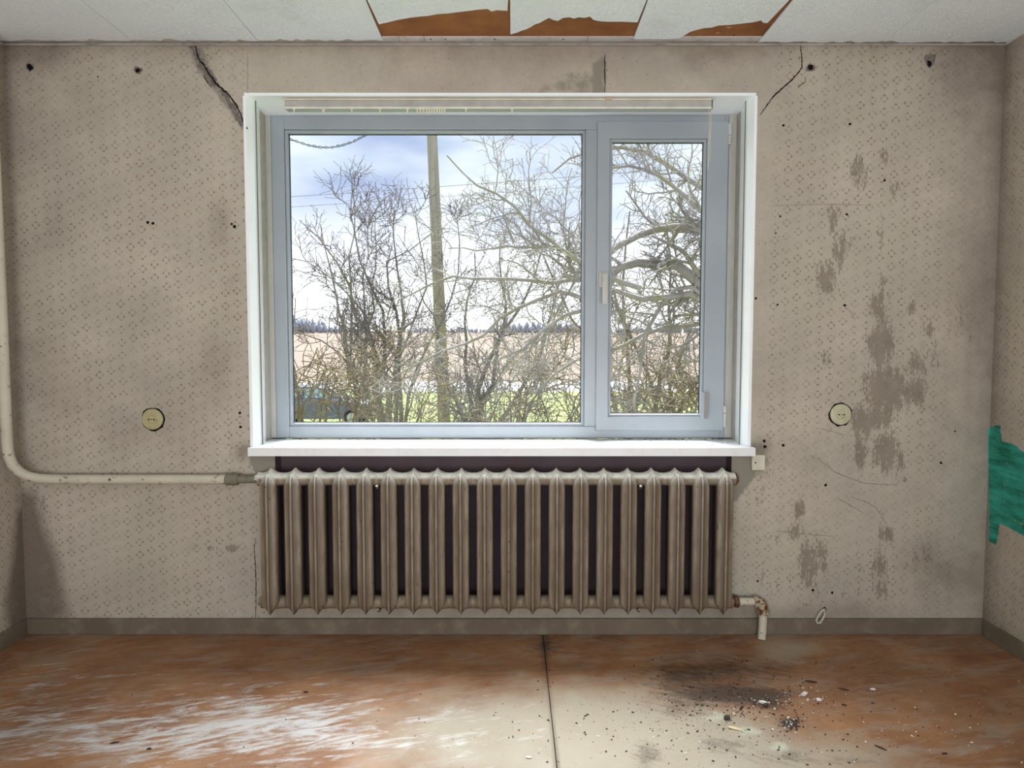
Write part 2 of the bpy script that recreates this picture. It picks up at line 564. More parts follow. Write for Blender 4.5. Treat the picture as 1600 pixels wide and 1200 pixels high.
M_PIPE_DARK = mk_rust('dirty_green_pipe', (0.20, 0.19, 0.14), 0.08)
M_ELBOW = mk_rust('rusty_elbow_paint', (0.46, 0.40, 0.27), 0.17)
M_NUT = mk_rust('rusty_dark_nut', (0.13, 0.075, 0.045), 0.2)
M_SOCKET = painted('yellowed_bakelite', (0.40, 0.365, 0.20), (0.47, 0.425, 0.25), (0.22, 0.19, 0.10), 0.4, 0.4, 60)
M_SOCKET_PALE = painted('pale_yellowed_bakelite', (0.46, 0.45, 0.30), (0.54, 0.52, 0.36), (0.25, 0.23, 0.14), 0.4, 0.4, 60)
M_CREAM = plain('cream_plastic', (0.60, 0.57, 0.47), 0.45)
M_SKIRT = painted('grey_brown_skirting_paint', (0.125, 0.098, 0.070), (0.175, 0.14, 0.102), (0.32, 0.275, 0.21), 0.45, 0.75, 12)
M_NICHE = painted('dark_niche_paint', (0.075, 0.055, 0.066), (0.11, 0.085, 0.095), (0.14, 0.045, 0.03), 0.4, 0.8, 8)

def glass_mat():
    m = bpy.data.materials.new('window_glass')
    m.use_nodes = True
    t = m.node_tree
    t.nodes.clear()
    out = t.nodes.new('ShaderNodeOutputMaterial')
    tr = t.nodes.new('ShaderNodeBsdfTransparent')
    tr.inputs['Color'].default_value = (0.97, 0.985, 0.98, 1)
    gl = t.nodes.new('ShaderNodeBsdfGlossy')
    gl.inputs['Roughness'].default_value = 0.12
    mx = t.nodes.new('ShaderNodeMixShader')
    mx.inputs['Fac'].default_value = 0.003
    t.links.new(tr.outputs['BSDF'], mx.inputs[1])
    t.links.new(gl.outputs['BSDF'], mx.inputs[2])
    t.links.new(mx.outputs['Shader'], out.inputs['Surface'])
    return m
M_GLASS = glass_mat()

# ------------------------------------------------------------------ mask helpers (stains, in photo coordinates on the wall plane)
def blob(px, py, cx, cy, rx, ry, p=2):
    return np.exp(-(np.abs((px - cx) / rx) ** p) - (np.abs((py - cy) / ry) ** p))
def sdf(px, py, poly):
    """signed distance, negative inside"""
    poly = np.array(poly, float)
    n = len(poly)
    best = np.full(px.shape, 1e18)
    inside = np.zeros(px.shape, bool)
    for i in range(n):
        a, b = poly[i], poly[(i + 1) % n]
        ex, ey = b - a
        wx, wy = px - a[0], py - a[1]
        t = np.clip((wx * ex + wy * ey) / (ex * ex + ey * ey + 1e-12), 0, 1)
        best = np.minimum(best, (wx - ex * t) ** 2 + (wy - ey * t) ** 2)
        c = ((a[1] <= py) != (b[1] <= py))
        xi = a[0] + (py - a[1]) / (ey if abs(ey) > 1e-9 else 1e-9) * ex
        inside ^= (c & (px < xi))
    d = np.sqrt(best)
    return np.where(inside, -d, d)
def soft(px, py, poly, w):
    return np.clip(0.5 - sdf(px, py, poly) / (2 * w), 0, 1)
def grid_axis(a, b, step, extra=()):
    v = list(np.linspace(a, b, max(2, int(round((b - a) / step)) + 1)))
    for e in extra:
        k = int(np.argmin([abs(q - e) for q in v]))
        v[k] = e
    return np.array(sorted(v))

# ------------------------------------------------------------------ room shell
OX0 = (PY(388, 150)[0] + PY(392, 690)[0]) / 2
OX1 = (PY(1175, 150)[0] + PY(1172, 690)[0]) / 2
OZ1 = PY(780, 150)[2]
SILL_Y = -0.05
SILL_T = PY(780, 700, SILL_Y)[2]
SILL_B = PY(780, 713, SILL_Y)[2]
OZ0 = SILL_B
NX0, NX1 = PY(430, 730)[0], PY(1143, 730)[0]
NZ0 = 0.118
BASE_Z = PY(300, 967, -0.012)[2]
NICHE_D = 0.075

def back_masks(x, z):
    px, py = project(x, np.zeros_like(x), z)
    g = np.zeros_like(x)
    g += 0.85 * soft(px, py, [(20, 760), (55, 775), (72, 830), (92, 880), (108, 965), (20, 985)], 12)
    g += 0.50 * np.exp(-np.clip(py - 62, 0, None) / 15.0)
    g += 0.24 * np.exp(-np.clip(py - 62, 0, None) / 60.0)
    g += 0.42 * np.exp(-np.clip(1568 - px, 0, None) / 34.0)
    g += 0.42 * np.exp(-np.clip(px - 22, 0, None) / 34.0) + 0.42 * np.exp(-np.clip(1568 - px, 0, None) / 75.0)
    for cx, cy, rx, ry, a in [(80, 345, 22, 40, .16), (345, 345, 18, 40, .26), (340, 560, 30, 60, .22), (60, 560, 40, 90, .12), (225, 665, 80, 35, .14), (115, 630, 40, 30, .15), (175, 690, 45, 25, .12), (330, 610, 50, 40, .10),
                              (75, 80, 40, 30, .3), (150, 160, 70, 40, .10), (365, 440, 20, 25, .18), (1440, 880, 50, 40, .2), (1500, 900, 60, 40, .22), (1515, 480, 40, 120, .16), (1500, 120, 50, 60, .18),
                              (380, 705, 14, 14, .5), (1190, 700, 16, 16, .5), (1330, 950, 60, 20, .15), (860, 90, 120, 30, .06), (1090, 95, 30, 25, .2), (1150, 80, 60, 18, .2), (300, 700, 30, 30, .1), (300, 855, 10, 8, .2), (1250, 960, 140, 14, .3)]:
        g += 1.35 * a * blob(px, py, cx, cy, rx, ry)
    pk = np.zeros_like(x)
    for cx, cy, rx, ry, a in [(1342, 268, 14, 26, .9), (1382, 245, 9, 20, .7), (1400, 290, 9, 18, .75), (1303, 340, 10, 26, .8), (1311, 390, 12, 38, .85), (1292, 435, 18, 30, .9), (1332, 375, 10, 25, .6), (1376, 365, 8, 40, .55),
                              (1382, 450, 16, 30, .6), (1372, 480, 14, 30, .9), (1378, 540, 22, 40, 1.05), (1424, 480, 8, 14, .85), (1452, 512, 12, 14, .8), (1385, 610, 32, 36, 1.2), (1432, 612, 18, 26, 1.0), (1500, 500, 24, 40, .5), (1430, 570, 20, 24, .8),
                              (1345, 660, 16, 32, 1.0), (1372, 655, 24, 20, 1.0), (1345, 705, 12, 30, .9), (1385, 705, 22, 34, 1.0), (1405, 720, 10, 26, .8), (1320, 700, 10, 20, .5), (1288, 560, 12, 26, .5), (1455, 560, 22, 30, .6),
                              (1250, 795, 10, 20, .9), (1243, 830, 16, 14, .8), (1262, 880, 16, 40, .95), (1283, 870, 14, 30, .8), (1385, 835, 12, 14, 1.0), (1375, 880, 12, 30, .9), (1378, 910, 14, 40, .7), (1345, 880, 8, 40, .5), (1440, 870, 30, 30, .5), (1212, 840, 12, 10, .7),
                              (1275, 940, 40, 30, .45), (1320, 920, 30, 30, .45), (1240, 910, 40, 30, .4), (1190, 780, 12, 20, .5), (1195, 900, 10, 40, .5), (1280, 770, 8, 20, .4),
                              (330, 857, 10, 4, .9), (362, 856, 10, 6, 1.0), (355, 640, 14, 40, .4), (365, 690, 18, 30, .35), (378, 650, 8, 8, .5), (325, 800, 20, 12, .35), (1185, 645, 6, 20, .4), (945, 110, 10, 26, .5), (70, 800, 10, 30, .6), (80, 850, 10, 30, .5)]:
        pk = np.maximum(pk, 0.92 * a * blob(px, py, cx, cy, rx * 1.3, ry * 1.25))
    ba = np.zeros_like(x)
    ba = np.maximum(ba, 0.95 * soft(px, py, [(946, 82), (946, 149), (925, 149), (925, 100)], 7))
    ba = np.maximum(ba, 0.62 * soft(px, py, [(815, 150), (870, 120), (928, 104), (940, 120), (930, 150)], 14))
    ba = np.maximum(ba, soft(px, py, [(388, 700), (440, 700), (440, 760), (402, 742), (392, 730)], 5))
    ba = np.maximum(ba, soft(px, py, [(1135, 700), (1180, 700), (1180, 745), (1160, 772), (1150, 785), (1135, 785)], 5))
    ba = np.maximum(ba, 0.7 * soft(px, py, [(1165, 690), (1200, 690), (1200, 745), (1170, 745)], 12))
    ba = np.maximum(ba, 0.75 * soft(px, py, [(290, 70), (315, 70), (345, 135), (385, 190), (385, 215), (330, 140), (308, 112)], 4))
    gr = soft(px, py, [(1544, 668), (1562, 664), (1575, 700), (1575, 842), (1543, 846)], 3.5)
    pt = np.ones_like(x)
    pt *= 1 - soft(px, py, [(383, 40), (1215, 40), (1215, 200), (1200, 400), (1190, 700), (1150, 700), (1150, 160), (383, 160)], 10)
    pt *= 1 - 0.75 * soft(px, py, [(1190, 930), (1550, 960), (1560, 1000), (1150, 1000)], 20)
    pt *= 1 - soft(px, py, [(425, 935), (1150, 935), (1150, 1000), (425, 1000)], 8)
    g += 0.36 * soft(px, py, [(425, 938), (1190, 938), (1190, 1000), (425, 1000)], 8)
    pt *= 1 - 0.6 * blob(px, py, 1320, 780, 130, 90)
    pt *= 1 - 0.6 * soft(px, py, [(1500, 100), (1600, 100), (1600, 960), (1480, 960), (1470, 500)], 30)
    pt *= 1 - 0.35 * blob(px, py, 200, 150, 180, 60)
    fl = 0.35 + 0.65 * soft(px, py, [(383, 60), (1230, 60), (1230, 990), (1150, 990), (1150, 160), (383, 160)], 30) + 0.5 * blob(px, py, 120, 70, 150, 25)
    fl = np.maximum(fl, blob(px, py, 1260, 900, 120, 90))
    return dict(grime=g, peel=pk, bare=ba, green=gr, pattern=pt, fleck=fl)

xs = grid_axis(XL, XR, 0.0115, (OX0, OX1, NX0, NX1))
zs = grid_axis(0.0, H, 0.0115, (OZ0, OZ1, NZ0))
gx, gz = np.meshgrid(xs, zs, indexing='ij')
nx, nz = len(xs), len(zs)
vid = np.arange(nx * nz).reshape(nx, nz)
cx = (xs[:-1] + xs[1:]) / 2
cz = (zs[:-1] + zs[1:]) / 2
CX, CZ = np.meshgrid(cx, cz, indexing='ij')
hole = ((CX > OX0) & (CX < OX1) & (CZ > OZ0) & (CZ < OZ1)) | ((CX > NX0) & (CX < NX1) & (CZ > NZ0) & (CZ < OZ0 + 1e-6))
q = np.stack([vid[:-1, :-1], vid[1:, :-1], vid[1:, 1:], vid[:-1, 1:]], -1)[~hole]
vv = np.stack([gx.ravel(), np.zeros(nx * nz), gz.ravel()], -1)
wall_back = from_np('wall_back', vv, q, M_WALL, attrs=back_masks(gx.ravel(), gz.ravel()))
tag(wall_back, kind='structure')
# masonry around the opening (also the outside of the house)
bm = bmesh.new()
add_box(bm, XL - 0.3, OX0, 0.004, WALL_T, -1.75, H + 0.25)
add_box(bm, OX1, XR + 0.3, 0.004, WALL_T, -1.75, H + 0.25)
add_box(bm, OX0, OX1, 0.004, WALL_T, OZ1, H + 0.25)
add_box(bm, OX0, OX1, NICHE_D + 0.004, WALL_T, -1.75, OZ0)
add_box(bm, OX0, NX0 - 0.004, 0.004, NICHE_D + 0.004, -0.2, OZ0)
add_box(bm, NX1 + 0.004, OX1, 0.004, NICHE_D + 0.004, -0.2, OZ0)
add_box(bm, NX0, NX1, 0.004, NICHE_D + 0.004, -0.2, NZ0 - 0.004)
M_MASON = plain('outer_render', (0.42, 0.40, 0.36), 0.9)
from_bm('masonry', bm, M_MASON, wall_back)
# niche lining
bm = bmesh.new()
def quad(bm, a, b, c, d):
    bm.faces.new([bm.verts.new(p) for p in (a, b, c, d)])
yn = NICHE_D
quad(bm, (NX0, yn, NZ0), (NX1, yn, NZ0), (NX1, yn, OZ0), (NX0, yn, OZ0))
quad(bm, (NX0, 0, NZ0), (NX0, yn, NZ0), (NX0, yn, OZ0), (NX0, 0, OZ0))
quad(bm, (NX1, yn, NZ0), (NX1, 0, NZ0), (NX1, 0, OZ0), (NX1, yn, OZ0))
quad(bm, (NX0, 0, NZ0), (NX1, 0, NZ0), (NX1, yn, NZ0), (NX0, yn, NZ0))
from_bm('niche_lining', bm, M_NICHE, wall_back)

def side_masks(y, z, X, right):
    px, py = project(np.full_like(y, X), np.minimum(y, -0.001), z)
    g = np.zeros_like(y)
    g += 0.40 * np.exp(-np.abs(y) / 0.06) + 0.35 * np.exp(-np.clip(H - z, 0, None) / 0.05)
    if not right:
        g += 0.8 * soft(px, py, [(60, 780), (28, 800), (20, 870), (8, 950), (20, 1010), (60, 1000)], 7)
    else:
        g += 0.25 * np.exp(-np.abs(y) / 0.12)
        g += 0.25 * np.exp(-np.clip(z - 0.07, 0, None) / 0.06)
    gr = np.zeros_like(y)
    if right:
        gr = soft(px, py, [(1545, 668), (1562, 664), (1566, 690), (1584, 694), (1601, 708), (1660, 740), (1660, 860), (1601, 838), (1580, 826), (1562, 818), (1557, 852), (1545, 846)], 3.5)
    pt = np.full_like(y, 0.9)
    return dict(grime=g, peel=np.zeros_like(y), bare=np.zeros_like(y), green=gr, pattern=pt, fleck=np.full_like(y, 0.5))
def side_wall(name, X, right):
    ys = np.concatenate([np.linspace(YB, -0.72, 90), np.linspace(-0.70, 0.0, 88)])
    z2 = np.linspace(0, H, 230)
    gy, gz_ = np.meshgrid(ys, z2, indexing='ij')
    vid = np.arange(gy.size).reshape(gy.shape)
    q = np.stack([vid[:-1, :-1], vid[1:, :-1], vid[1:, 1:], vid[:-1, 1:]], -1).reshape(-1, 4)
    v = np.stack([np.full(gy.size, X), gy.ravel(), gz_.ravel()], -1)
    o = from_np(name, v, q, M_SIDE, attrs=side_masks(gy.ravel(), gz_.ravel(), X, right))
    tag(o, kind='structure')
    s = 1 if right else -1
    x0, x1 = sorted((X + s * 0.004, X + s * 0.3))
    box('masonry', x0, x1, YB, 0.0, -0.2, H + 0.25, M_MASON, o)
    return o
wall_left = side_wall('wall_left', XL, False)
wall_right = side_wall('wall_right', XR, True)
# unseen rear wall behind the camera, opening added for the fill lamp
bm = bmesh.new()
add_box(bm, XL - 0.3, -1.3, YB - 0.3, YB, -0.2, H + 0.25)
add_box(bm, 1.3, XR + 0.3, YB - 0.3, YB, -0.2, H + 0.25)
add_box(bm, -1.3, 1.3, YB - 0.3, YB, -0.2, 0.3)
add_box(bm, -1.3, 1.3, YB - 0.3, YB, 2.2, H + 0.25)
M_PLAINWALL = plain('plain_wall', (0.48, 0.42, 0.35), 0.9)
tag(from_bm('wall_front', bm, M_PLAINWALL), kind='structure')

# ---- ceiling: hardboard, foam tiles, batten
ceiling = box('ceiling', XL, XR, YB, 0.0, H, H + 0.2, M_HARD)
tag(ceiling, kind='structure')
ZT = H - 0.0105
jx = [PZ(p, 60, ZT)[0] for p in (597, 797, 988, 1190)]
pitch_t = (jx[3] - jx[0]) / 3
joints = [jx[0] - pitch_t * k for k in (3, 2, 1)] + jx + [jx[3] + pitch_t]
joints = [max(XL, j) for j in joints] + [XR]
if joints[0] > XL + 0.01:
    joints = [XL] + joints
TD = pitch_t
torn = {  # photo outlines of the torn front edges, from left to right
    3: [(592, 38), (606, 35), (622, 31), (640, 28), (655, 26), (668, 25), (684, 22), (700, 21), (716, 19), (732, 17), (748, 15), (762, 14), (768, 18), (776, 16), (793, 17)],
    4: [(797, 54), (808, 51), (815, 48), (822, 46), (830, 42), (836, 38), (843, 36), (850, 32), (858, 28), (864, 31), (871, 33), (880, 28), (890, 27), (897, 29), (905, 27), (913, 28), (922, 26), (927, 31), (935, 33), (950, 34), (972, 34), (996, 35)],
    5: [(990, 61), (1040, 61), (1062, 60), (1070, 55), (1078, 50), (1088, 47), (1100, 44), (1112, 43), (1122, 40), (1140, 39), (1158, 37), (1176, 35), (1189, 32), (1193, 36), (1199, 36)],
}
gap = 0.0012
ti = 0
off_first = len(joints) - 1
# index of the joint at px 597
k597 = int(np.argmin([abs(j - jx[0]) for j in joints]))
proto_tile = None
for i in range(len(joints) - 1):
    x0, x1 = joints[i] + gap, joints[i + 1] - gap
    rel = i - k597 + 3
    if x1 - x0 < 0.02:
        continue
    if rel in torn:
        edge = [PZ(a, b, ZT)[:2] for a, b in torn[rel]]
        edge = [(min(max(p[0], x0), x1), min(p[1], -0.004)) for p in edge]
    else:
        n = 22
        edge = []
        base_y = -0.026 if rel < 3 else -0.010
        for k in range(n + 1):
            t = k / n
            w = base_y + RS.uniform(-0.010, 0.004) + (-0.014 if RS.rand() < 0.15 else 0)
            edge.append((x0 + (x1 - x0) * t, min(-0.003, w)))
    pts = [(x0, -TD)] + edge + [(x1, -TD)]
    prism('ceiling_tile', [(p[0], p[1], ZT) for p in pts], (0, 0, 0.006), M_TILE, ceiling)
    for row in range(1, 11):
        ya, yb = -TD * row - gap, max(YB, -TD * (row + 1))
        bx = prism('ceiling_tile', [(x0, ya, ZT), (x1, ya, ZT), (x1, yb, ZT), (x0, yb, ZT)], (0, 0, 0.006), M_TILE, ceiling)
batten = empty('trim_1', (0, 0, H))
tag(batten, kind='structure')
bxs = [XL, -1.45, -0.46, PZ(663, 60, H)[0], PZ(918, 60, H)[0], 1.02, XR]
for a, b in zip(bxs[:-1], bxs[1:]):
    box('batten', a + 0.001, b - 0.001, -0.046, -0.001, H - 0.0042, H - 0.0002, M_BATTEN, batten, bevel=0.001)
for a in bxs[:-1]:
    pass
def disc(name, c, r, nrm, mat, parent, n=10, jag=0.0, thick=0.0006):
    """irregular flat patch facing nrm ('y-': towards the room, 'z-': downwards)"""
    pts = []
    for k in range(n):
        a = 2 * math.pi * k / n
        rr = r * (1 + RS.uniform(-jag, jag))
        if nrm == 'y-':
            pts.append((c[0] + rr * math.cos(a), c[1], c[2] + rr * math.sin(a)))
        elif nrm == 'z-':
            pts.append((c[0] + rr * math.cos(a), c[1] + rr * math.sin(a), c[2]))
    e = (0, -thick, 0) if nrm == 'y-' else (0, 0, -thick)
    return prism(name, pts, e, mat, parent)
for p in (438, 673, 696, 773, 880, 1147):
    c = PZ(p, 61 if p < 1000 else 55, H - 0.0043)
    disc('nail_hole', (c[0], min(c[1], -0.012), H - 0.0043), 0.004, 'z-', M_HOLE, batten, 8)
# lower quarter strip closing the joint at the wall
tag(box('trim_2', XL + 0.001, XR - 0.001, -0.007, -0.0008, H - 0.020, H - 0.0112, painted('dirty_strip_paint', (0.30, 0.27, 0.24), (0.42, 0.38, 0.34), (0.10, 0.08, 0.07), 0.8, 0.8, 9), bevel=0.002), kind='structure')
box('trim_2b', XL, XL + 0.006, YB + 0.01, -0.008, H - 0.02, H - 0.0112, M_BATTEN, batten).name = 'side_batten'
box('side_batten', XR - 0.006, XR, YB + 0.01, -0.008, H - 0.02, H - 0.0112, M_BATTEN, batten)

# ---- floor: slab with two fibreboard sheets
floor = box('floor', XL, XR, YB, 0.0, -0.2, -0.006, plain('subfloor', (0.05, 0.04, 0.035), 0.95))
tag(floor, kind='structure')
def floor_masks(x, y):
    px, py = project(x, y, np.zeros_like(x))
    worn = 0.95 * blob(px, py, 900, 1140, 260, 80) + 0.7 * blob(px, py, 1050, 1180, 260, 60) + 0.35 * blob(px, py, 700, 1160, 160, 60) + 0.45 * blob(px, py, 1300, 1190, 200, 40)
    worn += 0.65 * blob(px, py, 1230, 1015, 60, 22) + 0.4 * blob(px, py, 1500, 1010, 50, 14) + 0.45 * blob(px, py, 60, 1030, 60, 22) + 0.3 * blob(px, py, 500, 1040, 100, 16) + 0.35 * np.exp(-np.clip(py - 990, 0, None) / 9.0)
    worn -= 0.3 * blob(px, py, 1380, 1110, 160, 40)
    sc = 0.55 * blob(px, py, 330, 1150, 330, 55) + 0.6 * blob(px, py, 420, 1110, 120, 30) + 0.4 * blob(px, py, 60, 1150, 160, 60) + 0.25 * blob(px, py, 60, 1050, 110, 40) + 0.3 * blob(px, py, 1420, 1140, 180, 40)
    sc += 0.25 * (px < 850) * np.clip((py - 1000) / 60, 0, 1) + 0.3 * blob(px, py, 640, 1150, 220, 50) - 0.35 * blob(px, py, 950, 1030, 500, 45) - 0.15
    mint = 1.0 * blob(px, py, 1118, 1120, 22, 12) + 1.0 * blob(px, py, 1172, 1142, 34, 10) + 0.9 * blob(px, py, 1215, 1168, 30, 12) + 0.5 * blob(px, py, 1050, 1150, 60, 25)
    d = 0.6 * blob(px, py, 1060, 1058, 70, 18) + 1.0 * blob(px, py, 1175, 1085, 62, 11) + 0.85 * blob(px, py, 1110, 1085, 80, 14) + 0.75 * blob(px, py, 1200, 1100, 34, 10) + 0.95 * blob(px, py, 1235, 1130, 17, 8)
    d += 0.6 * blob(px, py, 1150, 1045, 110, 25) + 0.62 * blob(px, py, 1010, 1180, 22, 22) + 0.5 * blob(px, py, 1130, 1165, 40, 14) + 0.42 * blob(px, py, 1230, 1185, 60, 14) + 0.4 * blob(px, py, 1340, 1190, 40, 8) + 0.35 * blob(px, py, 1060, 1110, 60, 16)
    d += 0.40 * np.exp(-np.clip(py - 985, 0, None) / 6.0) * (px > 430) * (px < 1200) + 0.45 * blob(px, py, 850, 1010, 40, 14) + 0.4 * blob(px, py, 950, 1000, 20, 8) + 0.5 * blob(px, py, 852, 1020, 8, 60)
    d += 0.20 * blob(px, py, 40, 1000, 60, 14) + 0.25 * blob(px, py, 1500, 1000, 60, 12) + 0.3 * blob(px, py, 1580, 1020, 20, 16)
    return dict(worn=worn, scuff=sc, mint=mint, dirt=d)
jA, jB = PZ(849, 992, 0), PZ(869, 1200, 0)
JX = (jA[0] + jB[0]) / 2
def sheet(x0, x1):
    gx_, gy_ = np.meshgrid(np.linspace(x0, x1, 130), np.concatenate([np.linspace(YB, -1.32, 40), np.linspace(-1.3, 0.0, 110)]), indexing='ij')
    n0, n1 = gx_.shape
    zz = 0.0 * gx_
    v = np.stack([gx_.ravel(), gy_.ravel(), zz.ravel()], -1)
    vid = np.arange(gx_.size).reshape(gx_.shape)
    q = np.stack([vid[:-1, :-1], vid[1:, :-1], vid[1:, 1:], vid[:-1, 1:]], -1).reshape(-1, 4)
    # edge skirt so that the sheet has thickness
    b = len(v)
    rim = np.concatenate([vid[0, :], vid[1:, -1], vid[-1, -2::-1], vid[-2:0:-1, 0]])
    low = v[rim] + np.array([0, 0, -0.0055])
    m = len(rim)
    idx = np.arange(m)
    sk = np.stack([rim, b + idx, b + (idx + 1) % m, rim[(idx + 1) % m]], -1)
    v2 = np.concatenate([v, low])
    at = floor_masks(v2[:, 0], np.minimum(v2[:, 1], -0.0))
    return from_np('fibreboard_sheet', v2, np.concatenate([q, sk]), M_FLOOR, floor, attrs=at)
sheet(XL, JX - 0.0015)
sheet(JX + 0.0015, XR)

# ---- skirting
def skirting(name, x0, x1, y0, y1):
    o = box(name, x0, x1, y0, y1, 0.0005, BASE_Z, M_SKIRT, bevel=0.002)
    return tag(o, kind='structure')
skirting('baseboard_back', XL + 0.001, XR - 0.001, -0.013, -0.001)
skirting('baseboard_left', XL + 0.001, XL + 0.013, YB + 0.01, -0.014)
skirting('baseboard_right', XR - 0.013, XR - 0.001, YB + 0.01, -0.014)

# ------------------------------------------------------------------ window
window = empty('window_1', (0, FRAME_Y, 1.5))
tag(window, kind='structure')
fy = FRAME_Y
def wx(px, py=440, Y=fy): return PY(px, py, Y)[0]
def wz(py, px=780, Y=fy): return PY(px, py, Y)[2]
# outline of the frame in the plane of its inner face
fx0, fx1 = wx(427.5), wx(1135.5)
ex0, ex1 = wx(413), wx(1151)
fz1, fz0 = wz(180), wz(684.5)
gx0, gx1 = wx(452.5), wx(909.5)
gz1, gz0 = wz(207), wz(661.5)
mx0, mx1 = wx(915), wx(932)
sx0, sx1 = wx(931.5), wx(1133)
sz1, sz0 = wz(191), wz(672.5)
hx0, hx1 = wx(955), wx(1096.5)
hz1, hz0 = wz(222), wz(646.5)
FD = 0.07      # frame depth
def ring(bm, ox0, ox1, oz0, oz1, ix0, ix1, iz0, iz1, y0, y1, bev=0.003):
    """mitred rectangular ring"""
    O = [(ox0, oz0), (ox1, oz0), (ox1, oz1), (ox0, oz1)]
    I = [(ix0, iz0), (ix1, iz0), (ix1, iz1), (ix0, iz1)]
    for k in range(4):
        a, b, c, d = O[k], O[(k + 1) % 4], I[(k + 1) % 4], I[k]
        # chamfered inner edge on the room side
        def lerp(p, q, t): return (p[0] + (q[0] - p[0]) * t, p[1] + (q[1] - p[1]) * t)
        f1 = [bm.verts.new((p[0], y0 + (0 if i < 2 else 0), p[1])) for i, p in enumerate((a, b, c, d))]
        f2 = [bm.verts.new((p[0], y1, p[1])) for p in (a, b, c, d)]
        bm.faces.new(f1)
        bm.faces.new(f2[::-1])
        for j in range(4):
            if j in (1, 3):
                continue
            bm.faces.new((f1[j], f2[j], f2[(j + 1) % 4], f1[(j + 1) % 4]))
def ring_obj(name, ox, oz, ix, iz, y0, y1, mat, parent, bev=0.002):
    bm = bmesh.new()
    ring(bm, ox[0], ox[1], oz[0], oz[1], ix[0], ix[1], iz[0], iz[1], y0, y1)
    bmesh.ops.remove_doubles(bm, verts=bm.verts[:], dist=1e-6)
    # drop the internal mitre faces (none were made); bevel the long room-side edges
    if bev:
        es = [e for e in bm.edges if abs(e.verts[0].co.y - y0) < 1e-6 and abs(e.verts[1].co.y - y0) < 1e-6 and len(e.link_faces) == 2 and any(abs(f.normal.y) < 0.5 for f in e.link_faces)]
        bmesh.ops.recalc_face_normals(bm, faces=bm.faces[:])
        es = [e for e in bm.edges if abs(e.verts[0].co.y - y0) < 1e-6 and abs(e.verts[1].co.y - y0) < 1e-6 and len(e.link_faces) == 2 and abs(e.link_faces[0].normal.dot(e.link_faces[1].normal)) < 0.5]
        bmesh.ops.bevel(bm, geom=es, offset=bev, segments=2, affect='EDGES', profile=0.5)
    return from_bm(name, bm, mat, parent)
# frame surround: left, right, head, foot + mullion (in one welded piece as it is)
bm = bmesh.new()
add_box(bm, fx0, gx0 - 0.020, fy, fy + FD, fz0, fz1, 0.003)
add_box(bm, mx1 - 0.001, fx1, fy + 0.012, fy + FD, fz0, fz1, 0.003)
add_box(bm, gx0 - 0.021, fx1 - 0.004, fy, fy + FD, gz1 + 0.016, fz1, 0.003)
add_box(bm, gx0 - 0.021, fx1 - 0.004, fy, fy + FD, fz0, gz0 - 0.020, 0.003)
frame = from_bm('window_frame', bm, M_PVC, window)
# open the sash area: the right box above only spans behind the sash, replace by real pieces
bpy.data.objects.remove(frame)
bm = bmesh.new()
add_box(bm, fx0, gx0 - 0.014, fy, fy + FD, fz0, fz1, 0.003)                       # left jamb
add_box(bm, sx1 - 0.012, fx1, fy, fy + FD, fz0, fz1, 0.003)                       # right jamb
add_box(bm, gx0 - 0.0145, sx1 - 0.0115, fy, fy + FD, min(sz1, gz1 + 0.014) , fz1, 0.003)   # head
add_box(bm, gx0 - 0.0145, sx1 - 0.0115, fy, fy + FD, fz0, max(sz0, gz0 - 0.014), 0.003)   # foot
frame = from_bm('window_frame', bm, M_PVC, window)
box('mullion', mx0 - 0.003, mx1 + 0.012, fy + 0.0015, fy + FD, max(sz0, gz0 - 0.014), min(sz1, gz1 + 0.014), M_PVC, window, bevel=0.003)
# bead of the fixed light, gasket, pane
ring_obj('glazing_bead', (gx0 - 0.0145, mx0 - 0.0025), (gz0 - 0.0145, gz1 + 0.0145), (gx0, gx1), (gz0, gz1), fy + 0.006, fy + 0.03, M_PVC, window, 0.006)
ring_obj('gasket', (gx0 - 0.003, gx1 + 0.003), (gz0 - 0.003, gz1 + 0.003), (gx0 + 0.003, gx1 - 0.003), (gz0 + 0.003, gz1 - 0.003), fy + 0.0285, fy + 0.034, M_GASKET, window, 0)
box('pane', gx0 - 0.003, gx1 + 0.003, fy + 0.034, fy + 0.038, gz0 - 0.003, gz1 + 0.003, M_GLASS, window)
# opening sash
sash = empty('sash', (0, 0, 0), window)
sy = fy - 0.016
ring_obj('sash_frame', (sx0, sx1), (sz0, sz1), (hx0 - 0.011, hx1 + 0.011), (hz0 - 0.011, hz1 + 0.011), sy, fy + 0.055, M_PVC, sash, 0.004)
ring_obj('glazing_bead', (hx0 - 0.0115, hx1 + 0.0115), (hz0 - 0.0115, hz1 + 0.0115), (hx0, hx1), (hz0, hz1), sy + 0.006, sy + 0.03, M_PVC, sash, 0.005)
ring_obj('gasket', (hx0 - 0.003, hx1 + 0.003), (hz0 - 0.003, hz1 + 0.003), (hx0 + 0.003, hx1 - 0.003), (hz0 + 0.003, hz1 - 0.003), sy + 0.0285, sy + 0.034, M_GASKET, sash, 0)
box('pane', hx0 - 0.003, hx1 + 0.003, sy + 0.034, sy + 0.038, hz0 - 0.003, hz1 + 0.003, M_GLASS, sash)
# dark joint lines around the sash and between strips
box('joint', sx1 + 0.0002, sx1 + 0.0022, fy - 0.0012, fy + 0.0, sz0, sz1, M_CAULK, window)
